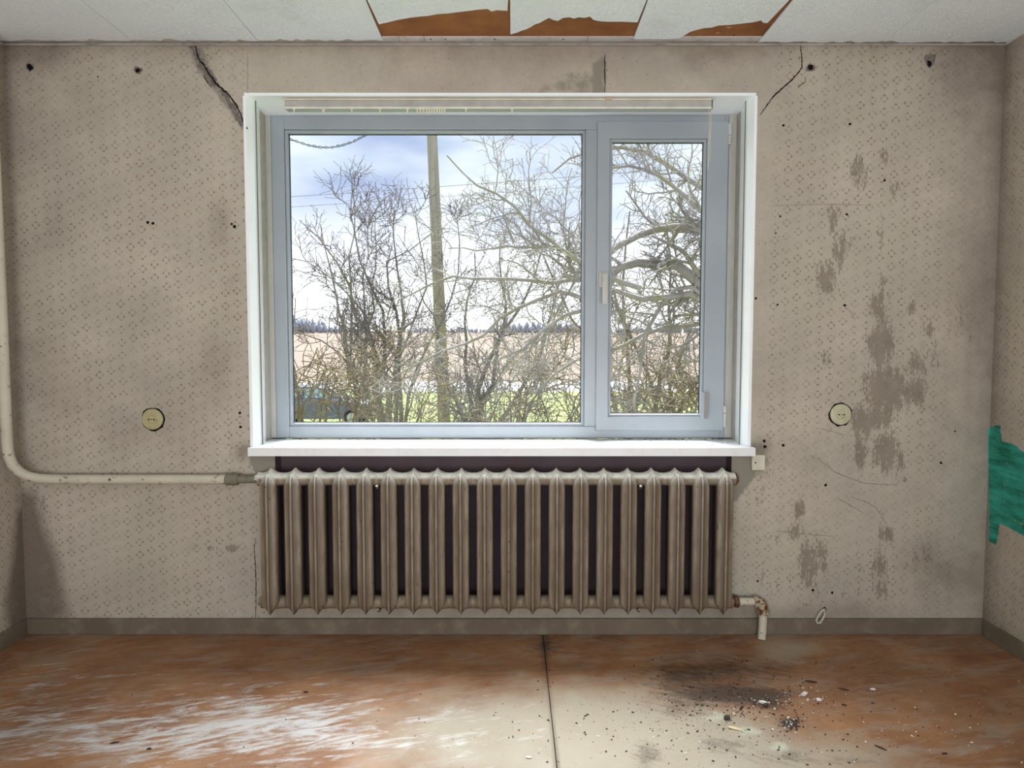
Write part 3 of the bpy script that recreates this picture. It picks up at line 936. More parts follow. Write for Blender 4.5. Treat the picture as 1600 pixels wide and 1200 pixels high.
# handle : rose + neck + lever hanging down
hc = PY(942, 432, sy)
bm = bmesh.new()
a0, a1 = PY(935.5, 425, sy), PY(948, 449, sy)
add_box(bm, a0[0], a1[0], sy - 0.009, sy + 0.0005, a1[2], a0[2], 0.003)
hx_ = (a0[0] + a1[0]) / 2 + 0.004
add_tube(bm, [(hx_, sy - 0.008, hc[2]), (hx_, sy - 0.034, hc[2])], 0.0085, 12)
l0, l1 = PY(938, 432, sy - 0.04), PY(949, 475, sy - 0.04)
add_box(bm, hx_ - 0.0115, hx_ + 0.0125, sy - 0.052, sy - 0.034, l1[2], hc[2] + 0.010, 0.005)
from_bm('handle', bm, M_PVC_OLD, sash, angle=40)
def hinge(py0, py1, parts):
    a, b = PY(1133, py0, fy - 0.015), PY(1133, py1, fy - 0.015)
    bm = bmesh.new()
    hxx = sx1 + 0.006
    zc = a[2]
    n = len(parts)
    for k, t in enumerate(parts):
        z1_ = a[2] + (b[2] - a[2]) * (sum(parts[:k]) / sum(parts))
        z0_ = a[2] + (b[2] - a[2]) * (sum(parts[:k + 1]) / sum(parts))
        add_tube(bm, [(hxx, fy - 0.012, z0_ + 0.001), (hxx, fy - 0.012, z1_ - 0.001)], 0.0085 if k % 2 == 0 else 0.0075, 12)
    add_box(bm, hxx - 0.002, hxx + 0.010, fy - 0.006, fy + 0.001, b[2] + 0.004, a[2] - 0.004, 0.001)
    return from_bm('hinge', bm, M_PVC_OLD, sash, angle=40)
hinge(193, 226, [5, 3, 1])
hinge(634, 668, [2, 4])
# tilt limiter on lower right sash corner
c0, c1 = PY(1094, 613, sy), PY(1105, 654, sy)
bm = bmesh.new()
add_box(bm, c0[0], c0[0] + (c1[0] - c0[0]) * 0.55, sy - 0.012, sy, c1[2], c0[2], 0.002)
from_bm('catch_housing', bm, M_PVC, sash)
box('catch_bar', c0[0] + (c1[0] - c0[0]) * 0.5, c1[0], sy - 0.016, sy, c1[2] + 0.001, c0[2] - 0.001, M_CLIP, sash, bevel=0.001)
# yellowed widening strips either side of the frame
for a, b in ((ex0, fx0 - 0.0015), (fx1 + 0.0015, ex1)):
    box('widening_strip', a, b, fy + 0.004, fy + 0.05, fz0, fz1 + 0.01, M_PVC_OLD, window, bevel=0.002)
# reveal boards (white panels between wall face and frame)
def slab(name, pts, ext, mat, parent):
    return prism(name, pts, ext, mat, parent)
for s, xo, xe in ((-1, OX0, ex0), (1, OX1, ex1)):
    ym = 0.055
    xm = PY(404.5 if s < 0 else 1160.5, 440, ym)[0]
    slab('reveal_board', [(xo, -0.002, SILL_T), (xm, ym, SILL_T), (xm, ym, OZ1), (xo, -0.002, OZ1)], (s * 0.012, 0, 0), M_REVEAL, window)
    slab('reveal_strip', [(xm - s * 0.003, ym - 0.001, SILL_T), (xe - s * 0.002, fy + 0.004, SILL_T), (xe - s * 0.002, fy + 0.004, OZ1), (xm - s * 0.003, ym - 0.001, OZ1)], (s * 0.010, 0, 0), M_REVEAL, window)
    box('joint', min(xm - s * 0.0045, xm - s * 0.0015), max(xm - s * 0.0045, xm - s * 0.0015), ym - 0.0045, ym - 0.0012, SILL_T, OZ1, M_CAULK, window)
zh = fz1
slab('head_board', [(OX0 - 0.006, -0.003, OZ1), (OX1 + 0.006, -0.003, OZ1), (ex1, fy + 0.004, zh), (ex0, fy + 0.004, zh)], (0, 0, 0.012), M_REVEAL, window)
# outer part of the reveal beyond the frame
bm = bmesh.new()
add_box(bm, OX0 - 0.02, gx0 - 0.078, fy + FD - 0.01, WALL_T + 0.01, fz0, OZ1)
add_box(bm, fx1 - 0.02, OX1 + 0.02, fy + FD - 0.01, WALL_T + 0.01, fz0, OZ1)
add_box(bm, OX0 - 0.02, OX1 + 0.02, fy + FD - 0.01, WALL_T + 0.01, fz1 - 0.02, OZ1 + 0.02)
from_bm('outer_reveal', bm, M_MASON, window)
prism('outer_sill', [(OX0, fy + FD - 0.01, fz0 + 0.012), (OX0, WALL_T + 0.06, fz0 - 0.02), (OX0, WALL_T + 0.06, fz0 - 0.03), (OX0, fy + FD - 0.01, fz0 - 0.01)], (OX1 - OX0, 0, 0), M_STEEL, window)
# wall cut edge around the opening below the sill
SX0, SX1 = PY(387, 705, SILL_Y)[0], PY(1180.5, 708, SILL_Y)[0]
prism('windowsill', [(SX0, SILL_Y, SILL_T), (SX1, SILL_Y, SILL_T), (SX1, -0.003, SILL_T), (OX1 - 0.001, -0.003, SILL_T), (ex1, fy + 0.01, SILL_T), (ex0, fy + 0.01, SILL_T), (OX0 + 0.001, -0.003, SILL_T), (SX0, -0.003, SILL_T)], (0, 0, SILL_B - SILL_T + 0.0005), M_SILL, window)

# ------------------------------------------------------------------ curtain rail under the reveal head
ry0, ry1 = 0.016, 0.062
ra, rb = PY(445, 160, ry0), PY(1112, 160, ry0)
def head_z(y): return OZ1 + (zh - OZ1) * (y + 0.003) / (fy + 0.007)
rz1 = PY(780, 156.5, ry0)[2]
rz0 = PY(780, 168.0, ry0)[2]
rail = empty('curtain_rail', ((ra[0] + rb[0]) / 2, ry0, rz0))
tag(rail, 'long flat grey and cream curtain rail fixed under the top of the window recess', 'curtain rail')
box('rail_face', ra[0], rb[0], ry0, ry0 + 0.004, rz0, rz1, M_RAIL_FACE, rail, bevel=0.001)
box('rail_top_strip', ra[0], rb[0], ry0 - 0.004, ry1, rz1, rz1 + 0.006, M_RAIL_EDGE, rail, bevel=0.001)
box('rail_track', ra[0], rb[0], ry0 + 0.0045, ry1, rz0 - 0.004, rz0 + 0.008, M_PVC, rail, bevel=0.001)
box('rail_lip', ra[0], rb[0], ry0 - 0.003, ry0 - 0.0002, rz0 - 0.005, rz0 + 0.002, M_RUNNER, rail)
box('end_cap', ra[0] - 0.004, ra[0] - 0.0002, ry0 - 0.004, ry1, rz0 - 0.004, rz1 + 0.002, M_RUNNER, rail)
box('end_cap', rb[0] + 0.0002, rb[0] + 0.004, ry0 - 0.004, ry1, rz0 - 0.004, rz1 + 0.002, M_TORN, rail)
c = PY(951, 155, ry0)
box('rail_clip', c[0] - 0.014, c[0] + 0.014, ry0 - 0.008, ry0 + 0.002, rz1 + 0.001, rz1 + 0.009, plain('pale_wood_clip', (0.50, 0.33, 0.20)), rail, bevel=0.001)
# the rail hangs on blocks screwed to the head board
for t in (0.08, 0.5, 0.92):
    xx = ra[0] + (rb[0] - ra[0]) * t
    box('rail_block', xx - 0.02, xx + 0.02, ry0 + 0.012, ry1 - 0.004, rz1 + 0.006, head_z(ry1) + 0.001, M_RAIL_EDGE, rail)
def runner_mesh():
    bm = bmesh.new()
    add_box(bm, -0.008, 0.008, -0.004, 0.004, -0.006, 0.0, 0.001)
    add_box(bm, -0.0025, 0.0025, -0.003, 0.003, -0.016, -0.006, 0.001)
    add_tube(bm, [(0.003 * math.cos(a) , 0, -0.018 + 0.003 * math.sin(a)) for a in np.linspace(0, 2 * math.pi, 9)], 0.0012, 5)
    me = bpy.data.meshes.new('runner')
    bm.to_mesh(me)
    bm.free()
    me.materials.append(M_RUNNER)
    return me
rme = runner_mesh()
for p in [460, 505, 507, 550, 594, 637, 652, 657, 662, 667, 671, 675, 679, 683, 687, 691, 695, 728, 800]:
    o = bpy.data.objects.new('runner', rme)
    link(o, rail)
    x = PY(p, 170, ry0)[0]
    o.location = Vector((x, ry0 - 0.006, rz0 - 0.003)) - rail.location
# draw cord hanging at the right end
cord_pts = [PY(1108, 168, ry0 - 0.006)] + [PY(1107.5 + 1.2 * math.sin(k * 0.7), 168 + k * 12, ry0 - 0.006) for k in range(1, 9)]
cord_pts = [(p[0], ry0 - 0.006, p[2]) for p in cord_pts]
cord_pts2 = [(p[0] + 0.006 + 0.002 * math.sin(k * 1.3), ry0 - 0.006, p[2]) for k, p in enumerate(cord_pts[:-1])]
cord = tube('draw_cord', cord_pts, 0.0013, M_RAIL_EDGE, rail, 6)
tube('draw_cord', cord_pts2, 0.0013, M_RAIL_EDGE, rail, 6)

# ------------------------------------------------------------------ radiator
RY = -0.045                                   # mid plane of the radiator
RD = 0.066                                    # half depth
rx_first = PY(417.5, 850, RY - RD)[0]
rx_last = PY(1134.5, 850, RY - RD)[0]
NSEC = 20
rp = (rx_last - rx_first) / (NSEC - 1)
zt_neck = PY(780, 748.5, RY)[2]
zb_neck = PY(780, 942.5, RY - 0.02)[2]
z_tip_b = PY(780, 962, RY - RD + 0.010)[2]
z_tip_t = PY(780, 741, RY - RD + 0.012)[2]
def radiator_section():
    bm = bmesh.new()
    vl = bm.verts.layers.float.new('valley')
    W = 0.0335
    def column(sgn):
        yf = -RD
        yb = -0.013
        zfull0 = z_tip_b + 0.046
        zfull1 = z_tip_t - 0.062
        st = []
        for t in np.linspace(0, 1, 9):
            st.append(('b', t, z_tip_b + (zfull0 - z_tip_b) * t))
        for t in (0.25, 0.5, 0.75):
            st.append(('m', 1, zfull0 + (zfull1 - zfull0) * t))
        for t in np.linspace(1, 0, 11):
            st.append(('t', t, z_tip_t - (z_tip_t - zfull1) * t))
        rings = []
        for kind, t, z in st:
            if kind == 'b':
                w = W * (0.02 + 0.98 * t ** 0.92)
                f = yf + 0.020 * (1 - t) ** 1.8
            elif kind == 't':
                w = W * (1 - 0.22 * (1 - t) ** 2)
                f = yf + 0.014 * (1 - t) ** 2
            else:
                w, f = W, yf
            rb_ = min(0.0060, w * 0.5)
            prof = [(0.0, f - 0.0062), (rb_ * 0.60, f - 0.0048), (rb_, f + 0.0016), (w * 0.80, f + 0.0095), (w * 0.97, f + 0.0165), (w, f + 0.024),
                    (w, max(f + 0.025, yb - 0.014)), (w * 0.7, max(f + 0.027, yb - 0.004)), (0.0, max(f + 0.028, yb))]
            if kind == 't':          # pointed arch in front, bevelled shoulders running back to the hub
                a_ = W * (0.03 + 0.97 * (1 - (1 - t) ** 1.9) ** 0.8)
                g_ = a_ / W
                rb_ = min(0.0060, a_ * 0.5)
                ys_ = f + 0.024 + 0.036 * (1 - t) ** 1.15
                yb_ = max(yb, ys_ + 0.006)
                prof = [(0.0, f - 0.0062 * g_), (rb_ * 0.60, f - 0.0048 * g_), (rb_, f + 0.0016 * g_), (a_ * 0.80, f + 0.0095 * g_), (a_ * 0.97, f + 0.0165 * g_), (w, ys_),
                        (w, max(ys_ + 0.001, yb - 0.014)), (w * 0.7, max(ys_ + 0.003, yb_ - 0.004)), (0.0, yb_)]
            pts = [(x, y) for x, y in prof] + [(-x, y) for x, y in prof[-2:0:-1]]
            rk = 1.0 if sgn > 0 else 0.70
            rv = [bm.verts.new((x * rk, sgn * y, z)) for x, y in pts]
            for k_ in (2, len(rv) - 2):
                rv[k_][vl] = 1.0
            rings.append(rv)
        for a, b in zip(rings[:-1], rings[1:]):
            n = len(a)
            for k in range(n):
                bm.faces.new((a[k], a[(k + 1) % n], b[(k + 1) % n], b[k]))
        bm.faces.new(rings[0])
        bm.faces.new(rings[-1])
    column(1)
    column(-1)
    # top and bottom barrels (necks joining neighbouring sections) with a cusped crest
    for zc, up in ((zt_neck, 1), (zb_neck, -1)):
        rings = []
        N = 20
        for x in np.linspace(-rp / 2, rp / 2, 23):
            b = max(0.0, 1 - abs(x) / (rp * 0.46))
            by = b ** 1.25
            bc = b ** 3.4
            ring_ = []
            for k in range(N):
                a = 2 * math.pi * k / N
                c_, s_ = math.cos(a), math.sin(a)
                ry_ = 0.0285 + (RD - 0.016 - 0.0285) * min(1, by * 1.5)
                rzz = 0.0275
                y = ry_ * c_
                z = rzz * s_
                if s_ * up > 0:
                    z += (up * bc * 0.019 * (s_ * up) ** 0.8 + up * 0.002 * b) if up > 0 else 0.0
                ring_.append(bm.verts.new((x, y, zc + z)))
            rings.append(ring_)
        for a, b in zip(rings[:-1], rings[1:]):
            for k in range(N):
                bm.faces.new((a[k], a[(k + 1) % N], b[(k + 1) % N], b[k]))
        bm.faces.new(rings[0])
        bm.faces.new(rings[-1])
        # gasket ring at the joint
    bmesh.ops.recalc_face_normals(bm, faces=bm.faces[:])
    me = bpy.data.meshes.new('radiator_section')
    bm.to_mesh(me)
    bm.free()
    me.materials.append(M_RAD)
    me.polygons.foreach_set('use_smooth', [True] * len(me.polygons))
    me.set_sharp_from_angle(angle=math.radians(24))
    return me
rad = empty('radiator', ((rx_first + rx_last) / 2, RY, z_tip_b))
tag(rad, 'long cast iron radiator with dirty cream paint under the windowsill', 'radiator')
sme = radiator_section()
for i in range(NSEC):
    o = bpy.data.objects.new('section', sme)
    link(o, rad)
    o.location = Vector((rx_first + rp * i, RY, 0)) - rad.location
# plugs at the free ends
xl_, xr_ = rx_first - rp / 2, rx_last + rp / 2
def plug(x, z, s, r, L_):
    bm = bmesh.new()
    add_lathe(bm, [(r * 0.8, 0), (r, s * 0.004), (r, s * L_ * 0.6), (r * 0.62, s * L_ * 0.62), (r * 0.62, s * L_)], (x, RY, z), 'x', 8)
    return from_bm('end_plug', bm, M_NUT if s > 0 else M_RAD, rad)
plug(xl_ + 0.018, zb_neck, -1, 0.027, 0.03)
plug(xr_ - 0.004, zt_neck, 1, 0.026, 0.02)
plug(xl_ + 0.012, zt_neck, -1, 0.029, 0.03)
plug(xr_ - 0.012, zb_neck, 1, 0.029, 0.02)
# wall hooks carrying it
for k in (4, 15):
    xx = rx_first + rp * (k + 0.5)
    for zc in (zt_neck, zb_neck):
        bm = bmesh.new()
        add_tube(bm, [(xx, NICHE_D - 0.001, zc - 0.035), (xx, RY + 0.03, zc - 0.0345), (xx, RY - 0.02, zc - 0.0335), (xx, RY - 0.034, zc - 0.022)], 0.006, 8)
        from_bm('bracket', bm, M_RAD, rad, angle=40)

# ------------------------------------------------------------------ supply pipe on the left
pz = zt_neck
pyl = -0.052
xw = XL + 0.040
yv = -0.125
supply = empty('heating_pipe', (XL + 0.1, pyl, pz))
tag(supply, 'cream painted heating pipe running down the left corner and along the wall to the radiator', 'pipe')
xc0, xc1 = PY(353, 750, pyl)[0], PY(373, 750, pyl)[0]
pr = PY(300, 742.5, pyl)[2] - PY(300, 757.5, pyl)[2]
pr = pr / 2
pts = [(xw - 0.002, yv, H - 0.012), (xw - 0.002, yv, 1.9), (xw, yv, 1.3), (xw, yv, pz + 0.20)]
pts += [(xw, yv + 0.001, pz + 0.15), (xw + 0.002, yv + 0.004, pz + 0.11), (xw + 0.010, yv + 0.012, pz + 0.072), (xw + 0.026, yv + 0.026, pz + 0.040), (xw + 0.048, yv + 0.042, pz + 0.019), (xw + 0.080, yv + 0.058, pz + 0.007), (xw + 0.125, pyl - 0.004, pz + 0.002), (xw + 0.19, pyl, pz)]
pts += [(xw + 0.5, pyl, pz), (xc0 + 0.004, pyl, pz)]
tube('pipe_run', pts, pr, M_PIPE, supply, 16)
bm = bmesh.new()
add_lathe(bm, [(pr * 1.02, 0), (pr * 1.22, 0.004), (pr * 1.22, xc1 - xc0 - 0.004), (pr * 1.02, xc1 - xc0)], (xc0, pyl, pz), 'x', 14)
from_bm('coupling', bm, M_PIPE_DARK, supply, angle=40)
tube('threaded_stub', [(xc1 - 0.003, pyl, pz), (xl_ - 0.012, RY, pz)], pr * 0.82, M_PIPE_DARK, supply, 14)
# pipe clip on left wall
tube('pipe_clip', [(XL + 0.001, yv, 1.75), (xw - pr - 0.001, yv, 1.75)], 0.005, M_PIPE, supply, 8)

# ------------------------------------------------------------------ outlet pipe at lower right
outlet = empty('outlet_pipe', (PY(1193, 1000, RY)[0], RY, 0))
tag(outlet, 'short cream outlet pipe with rusty elbow at the lower right end of the radiator', 'pipe')
ox_e = PY(1193, 950, RY)[0]
pz2 = zb_neck
bm = bmesh.new()
add_lathe(bm, [(0.024, 0), (0.026, 0.003), (0.026, 0.016), (0.022, 0.020)], (xr_ + 0.0085, RY, pz2), 'x', 6)
from_bm('union_nut', bm, M_NUT, outlet)
po = 0.0165
ex_s = ox_e - 0.040
tube('pipe_stub', [(xr_ + 0.028, RY, pz2), (ex_s + 0.006, RY, pz2)], po, M_PIPE, outlet, 14)
bm = bmesh.new()
ep = [(ex_s, RY, pz2)] + [(ox_e - 0.034 + 0.034 * math.sin(t), RY, pz2 - 0.034 + 0.034 * math.cos(t)) for t in np.linspace(0, math.pi / 2, 9)] + [(ox_e, RY, pz2 - 0.046)]
er = [po * 1.34] + [po * 1.28] * 9 + [po * 1.34]
add_tube(bm, ep, er, 14)
add_lathe(bm, [(po * 1.3, 0), (po * 1.5, 0.002), (po * 1.5, 0.011), (po * 1.3, 0.013)], (ex_s - 0.003, RY, pz2), 'x', 14)
add_lathe(bm, [(po * 1.3, 0), (po * 1.5, 0.002), (po * 1.5, 0.011), (po * 1.3, 0.013)], (ox_e, RY, pz2 - 0.055), 'z', 14)
from_bm('elbow', bm, M_ELBOW, outlet, angle=45)
fb = PZ(1190, 998, 0.0)
tube('drop_pipe', [(ox_e, RY, pz2 - 0.05), (ox_e - 0.001, RY, 0.10), (ox_e - 0.004, RY - 0.004, 0.04), (ox_e - 0.010, RY - 0.012, 0.0005)], po * 1.05, M_PIPE, outlet, 14)

# ------------------------------------------------------------------ power sockets
def socket(px, py, mat, label):
    c = PY(px, py, -0.004)
    c = (c[0], 0.0, c[2])
    r = 16.3 * 2.955 / 1080
    root = empty('power_socket', (c[0], 0, c[2]))
    tag(root, label, 'power socket', 'round wall sockets either side of the window')
    disc('cutout', (c[0] - 0.0005, -0.0004, c[2] - 0.001), r + 0.0055, 'y-', M_HOLE, root, 18, 0.07)
    bm = bmesh.new()
    add_lathe(bm, [(r * 0.99, -0.001), (r, -0.006), (r * 0.97, -0.009), (r * 0.86, -0.0105), (r * 0.45, -0.0105), (r * 0.42, -0.0085), (r * 0.02, -0.0085)], c, 'y', 32)
    from_bm('cover_plate', bm, mat, root, angle=35)
    bm = bmesh.new()
    cc = (c[0] - 0.0005, 0, c[2] - 0.001)
    add_lathe(bm, [(r * 0.36, -0.006), (r * 0.36, -0.0125), (r * 0.32, -0.0132), (r * 0.02, -0.0132)], cc, 'y', 24)
    from_bm('socket_insert', bm, mat, root, angle=35)
    for dx in (-0.0105, 0.0, 0.0105):
        bm = bmesh.new()
        rr = 0.0034 if dx else 0.0022
        add_lathe(bm, [(rr, -0.012), (rr, -0.0137)], (cc[0] + dx, 0, cc[2] + 0.0005), 'y', 10)
        from_bm('pin_hole', bm, M_HOLE, root)
socket(238.5, 655, M_SOCKET, 'dark yellowed round socket on the wall above the horizontal heating pipe')
socket(1313.5, 647.5, M_SOCKET_PALE, 'pale yellowed round socket among the grey scraped streaks beside the window')

# ------------------------------------------------------------------ junction box
j0, j1 = PY(1175.5, 711, -0.03), PY(1195.5, 735, -0.03)
jb = empty('junction_box', ((j0[0] + j1[0]) / 2, 0, j1[2]))
tag(jb, 'small square cream junction box on the wall at the right end of the windowsill', 'junction box')
box('box_base', j0[0] + 0.001, j1[0] - 0.001, -0.018, -0.0006, j1[2] + 0.001, j0[2] - 0.001, M_CREAM, jb, bevel=0.002)
box('box_lid', j0[0], j1[0], -0.030, -0.0185, j1[2], j0[2], M_CREAM, jb, bevel=0.003)
disc('screw', ((j0[0] * 0.75 + j1[0] * 0.25), -0.0302, (j0[2] + j1[2]) / 2), 0.0035, 'y-', M_HOLE, jb, 8)

# ------------------------------------------------------------------ loose cable loop low on the wall
cl = empty('cable_loop', (PY(1281, 962, -0.02)[0], -0.01, PY(1281, 975, -0.02)[2]))
tag(cl, 'short loop of pale cable hanging from a hole above the baseboard', 'cable')
cc = [PY(*p, -0.016) for p in ((1291, 954), (1288, 952), (1283, 955), (1278, 962), (1275, 969), (1277, 973), (1281, 973), (1285, 967), (1288, 961), (1290, 956))]
cc = [(p[0], (-0.002 if k in (0, 9) else -0.018), p[2]) for k, p in enumerate(cc)]
tube('cable', cc, 0.0042, plain('pale_cable', (0.50, 0.47, 0.38), 0.5), cl, 8)
disc('cable_hole', (cc[0][0], -0.0004, cc[0][2]), 0.009, 'y-', M_HOLE, cl, 9, 0.25)

# small steel hook
hk = PY(1414, 750, -0.01)
hook = empty('wall_hook', (hk[0], 0, hk[2]))
tag(hook, 'tiny round steel screw hook in the wall below and right of the pale socket', 'hook')
tube('hook_shank', [(hk[0], -0.0002, hk[2] - 0.006), (hk[0], -0.010, hk[2] - 0.006)], 0.0015, M_STEEL, hook, 6)
tube('hook_ring', [(hk[0] + 0.006 * math.cos(a), -0.010, hk[2] + 0.006 * math.sin(a)) for a in np.linspace(-1.57, 3.6, 12)], 0.0016, M_STEEL, hook, 6)

# ------------------------------------------------------------------ holes, cracks and torn edges of the wall
def hole_at(px, py, r, n=9, jag=0.3):
    c = PY(px, py, 0)
    disc('wall_hole', (c[0], -0.0004, c[2]), r * 2.955 / 1080, 'y-', M_HOLE, wall_back, n, jag)
def rim_at(px, py, r):
    c = PY(px, py, 0)
    disc('hole_rim', (c[0], -0.0002, c[2]), r * 2.955 / 1080, 'y-', M_TORN, wall_back, 11, 0.3, 0.0003)
for px, py, r in ((47, 105, 4.2), (215.5, 110, 3.6), (1266, 106, 4.2)):
    rim_at(px, py, r + 2.5)
    hole_at(px, py, r)
for px, py, r in ((231, 347.5, 2.2), (239, 349, 2.6), (362, 350, 1.8), (366.5, 354, 2.4), (375, 645, 2.3), (376, 667, 2.2), (1224, 696, 2), (1223.5, 695.5, 2.2), (1328, 194, 2.2), (1224, 196, 2), (1194, 689, 2.4), (1195, 698, 2.6), (1181, 466, 2),
                  (1320, 477, 2.2), (1323, 335, 2), (1382, 282, 1.8), (1212, 364.5, 1.3), (1215, 476, 1.6), (1219, 338, 1.6), (1290, 758, 2.4), (1470, 723, 2), (1300, 926, 2), (1270, 922, 2), (250, 970, 1.6), (18, 856, 1.0), (1184, 908, 1.8), (1492, 674, 1.4), (153, 120, 1.2)):
    hole_at(px, py, r, 8, 0.2)
# larger broken hole near the right corner
bh = [(1445, 86), (1453, 84.5), (1463, 85), (1462, 92), (1459, 100), (1455, 105), (1451, 106), (1447, 101), (1444.5, 94)]
prism('wall_hole', [PY(a, b, -0.0004) for a, b in bh], (0, -0.0005, 0), M_TORN, wall_back)
prism('wall_hole', [PY(a, b, -0.0010) for a, b in ((1449, 94), (1455, 96), (1456, 101), (1452, 105), (1449, 101))], (0, -0.0005, 0), M_HOLE, wall_back)
def ribbon(name, pts, w, mat, parent, Y=-0.0008, jag=0.35, sub=5, thick=0.0008):
    P = []
    for (a, b), (c, d) in zip(pts[:-1], pts[1:]):
        for k in range(sub):
            P.append((a + (c - a) * k / sub, b + (d - b) * k / sub))
    P.append(pts[-1])
    n = len(P)
    L_, R_ = [], []
    for i, p in enumerate(P):
        a, b = P[max(i - 1, 0)], P[min(i + 1, n - 1)]
        dx, dy = b[0] - a[0], b[1] - a[1]
        l = math.hypot(dx, dy) + 1e-9
        ww = w * (1 + RS.uniform(-jag, jag)) * (0.35 + 0.65 * math.sin(math.pi * min(max(i / (n - 1), 0.04), 0.96)) ** 0.5)
        j = RS.uniform(-jag, jag) * w * 0.7
        L_.append((p[0] - dy / l * (ww / 2 + j), p[1] + dx / l * (ww / 2 + j)))
        R_.append((p[0] + dy / l * (ww / 2 - j), p[1] - dx / l * (ww / 2 - j)))
    bm = bmesh.new()
    lv = [bm.verts.new(PY(*p, Y)) for p in L_]
    rv = [bm.verts.new(PY(*p, Y)) for p in R_]
    cv = [bm.verts.new(PY((p[0] + q_[0]) / 2, (p[1] + q_[1]) / 2, Y - thick)) for p, q_ in zip(L_, R_)]
    for i in range(n - 1):
        bm.faces.new((lv[i], cv[i], cv[i + 1], lv[i + 1]))
        bm.faces.new((cv[i], rv[i], rv[i + 1], cv[i + 1]))
    return from_bm(name, bm, mat, parent)
crackL = [(304, 67), (307, 80), (312, 95), (318, 101), (328, 117), (337, 130), (348, 140), (358, 148), (368, 162), (375, 175), (380, 190), (386, 202)]
ribbon('torn_paper', [(300, 68), (306, 84), (313, 98), (318, 106), (326, 116), (333, 128), (338, 134)], 13, M_TORN, wall_back, -0.0002, 0.3, 4, 0.0004)
ribbon('torn_paper', [(345, 140), (356, 152), (366, 170), (375, 185), (380, 196)], 9, M_TORN, wall_back, -0.0002, 0.4, 4, 0.0004)
ribbon('crack', crackL, 3.0, M_CRACK, wall_back, -0.0009)
ribbon('crack', [(318, 118), (324, 128), (331, 138)], 1.4, M_CRACK, wall_back, -0.0009)
ribbon('crack', [(1253, 65), (1251, 75), (1253, 90), (1253, 105), (1247, 114), (1238, 124), (1228, 133), (1218, 142), (1208, 151), (1200, 162), (1193, 172), (1188, 180)], 2.0, M_CRACK, wall_back, -0.0009)
ribbon('crack', [(1258, 120), (1258, 128), (1250, 134), (1246, 138)], 1.0, M_CRACK, wall_back, -0.0009)
ribbon('crack', [(400, 840), (397, 855), (399, 880), (400, 905), (400, 940), (399, 966)], 1.2, M_CRACK, wall_back, -0.0009)
ribbon('crack', [(1265, 711), (1280, 718), (1295, 730), (1305, 738), (1320, 744), (1335, 750), (1350, 755), (1375, 757), (1402, 758)], 1.5, M_SCRATCH, wall_back, -0.0007)
ribbon('crack', [(1330, 777), (1350, 783), (1368, 792), (1377, 806), (1385, 818)], 1.4, M_SCRATCH, wall_back, -0.0007)
ribbon('crack', [(1304, 777), (1325, 787), (1350, 802)], 1.1, M_SCRATCH, wall_back, -0.0007)
ribbon('crack', [(1200, 322), (1240, 320), (1290, 319), (1335, 320), (1360, 321)], 0.9, M_SCRATCH, wall_back, -0.0007)
ribbon('crack', [(1275, 668), (1300, 674), (1326, 681)], 1.0, M_SCRATCH, wall_back, -0.0007)
ribbon('crack', [(1215, 830), (1250, 834), (1300, 838)], 1.2, M_SCRATCH, wall_back, -0.0007)
ribbon('crack', [(945, 85), (945, 110), (945, 149)], 1.6, M_CRACK, wall_back, -0.0007)
ribbon('crack', [(387, 75), (387, 110), (387, 149)], 0.9, M_SCRATCH, wall_back, -0.0007)
ribbon('crack', [(1320, 480), (1330, 488), (1336, 500)], 1.1, M_SCRATCH, wall_back, -0.0007)

# ------------------------------------------------------------------ debris on the floor
M_WOOD = plain('dark_splinter', (0.055, 0.030, 0.020), 0.9, var=0.4, scale=60)
M_CHIP = plain('plaster_chip', (0.72, 0.72, 0.68), 0.9, var=0.15, scale=80)
M_SOOT = plain('dark_crumbs', (0.065, 0.047, 0.038), 0.95, var=0.4, scale=60)
M_YCHIP = plain('yellow_chip', (0.66, 0.58, 0.34), 0.8)
def chip_bm(bm, c, sx_, sy_, sz_, ang, rs):
    r = bmesh.ops.create_icosphere(bm, subdivisions=1, radius=1.0)
    ca, sa = math.cos(ang), math.sin(ang)
    for v in r['verts']:
        x, y, z = v.co
        k = 1 + rs.uniform(-0.28, 0.28)
        x, y, z = x * sx_ * k, y * sy_ * k, max(z * k, -0.55) * sz_
        v.co = Vector((c[0] + x * ca - y * sa, c[1] + x * sa + y * ca, c[2] + z + 0.55 * sz_))
def chip(name, px, py, lx, ly, hz_, ang, mat, label, cat):
    c = PZ(px, py, 0.0)
    o_ = bmesh.new()
    chip_bm(o_, (0, 0, 0.0003), lx, ly, hz_, ang, RS)
    o = from_bm(name, o_, mat)
    o.location = (c[0], c[1], 0)
    return tag(o, label, cat)
chip('wood_splinter', 1158, 1107, 0.022, 0.0035, 0.004, 1.0, M_WOOD, 'dark splinter of wood standing out on the orange patch of the floor dirt', 'splinter')
chip('wood_splinter', 1267, 1066, 0.022, 0.007, 0.004, -0.25, M_WOOD, 'thick black wood chip on the shaded floor right of the outlet pipe', 'splinter')
chip('wood_splinter', 1319, 1078, 0.020, 0.0025, 0.003, -0.5, M_WOOD, 'thin dark stick on the floor right of the white plaster crumbs', 'splinter')
chip('wood_splinter', 1375, 1169, 0.020, 0.0025, 0.003, -0.9, M_WOOD, 'thin dark stick lying alone on the worn floor near the right front', 'splinter')
chip('wood_splinter', 1476, 1178, 0.012, 0.004, 0.003, 0.1, M_WOOD, 'short flat black chip on the floor nearest the front right corner', 'splinter')
chip('wood_splinter', 1318, 1102, 0.012, 0.003, 0.003, -0.3, M_WOOD, 'short dark chip lying below the thin dark stick on the orange floor', 'splinter')
chip('wood_splinter', 179, 1161, 0.015, 0.004, 0.003, 0.3, M_WOOD, 'small dark splinter on the scuffed left part of the floor', 'splinter')
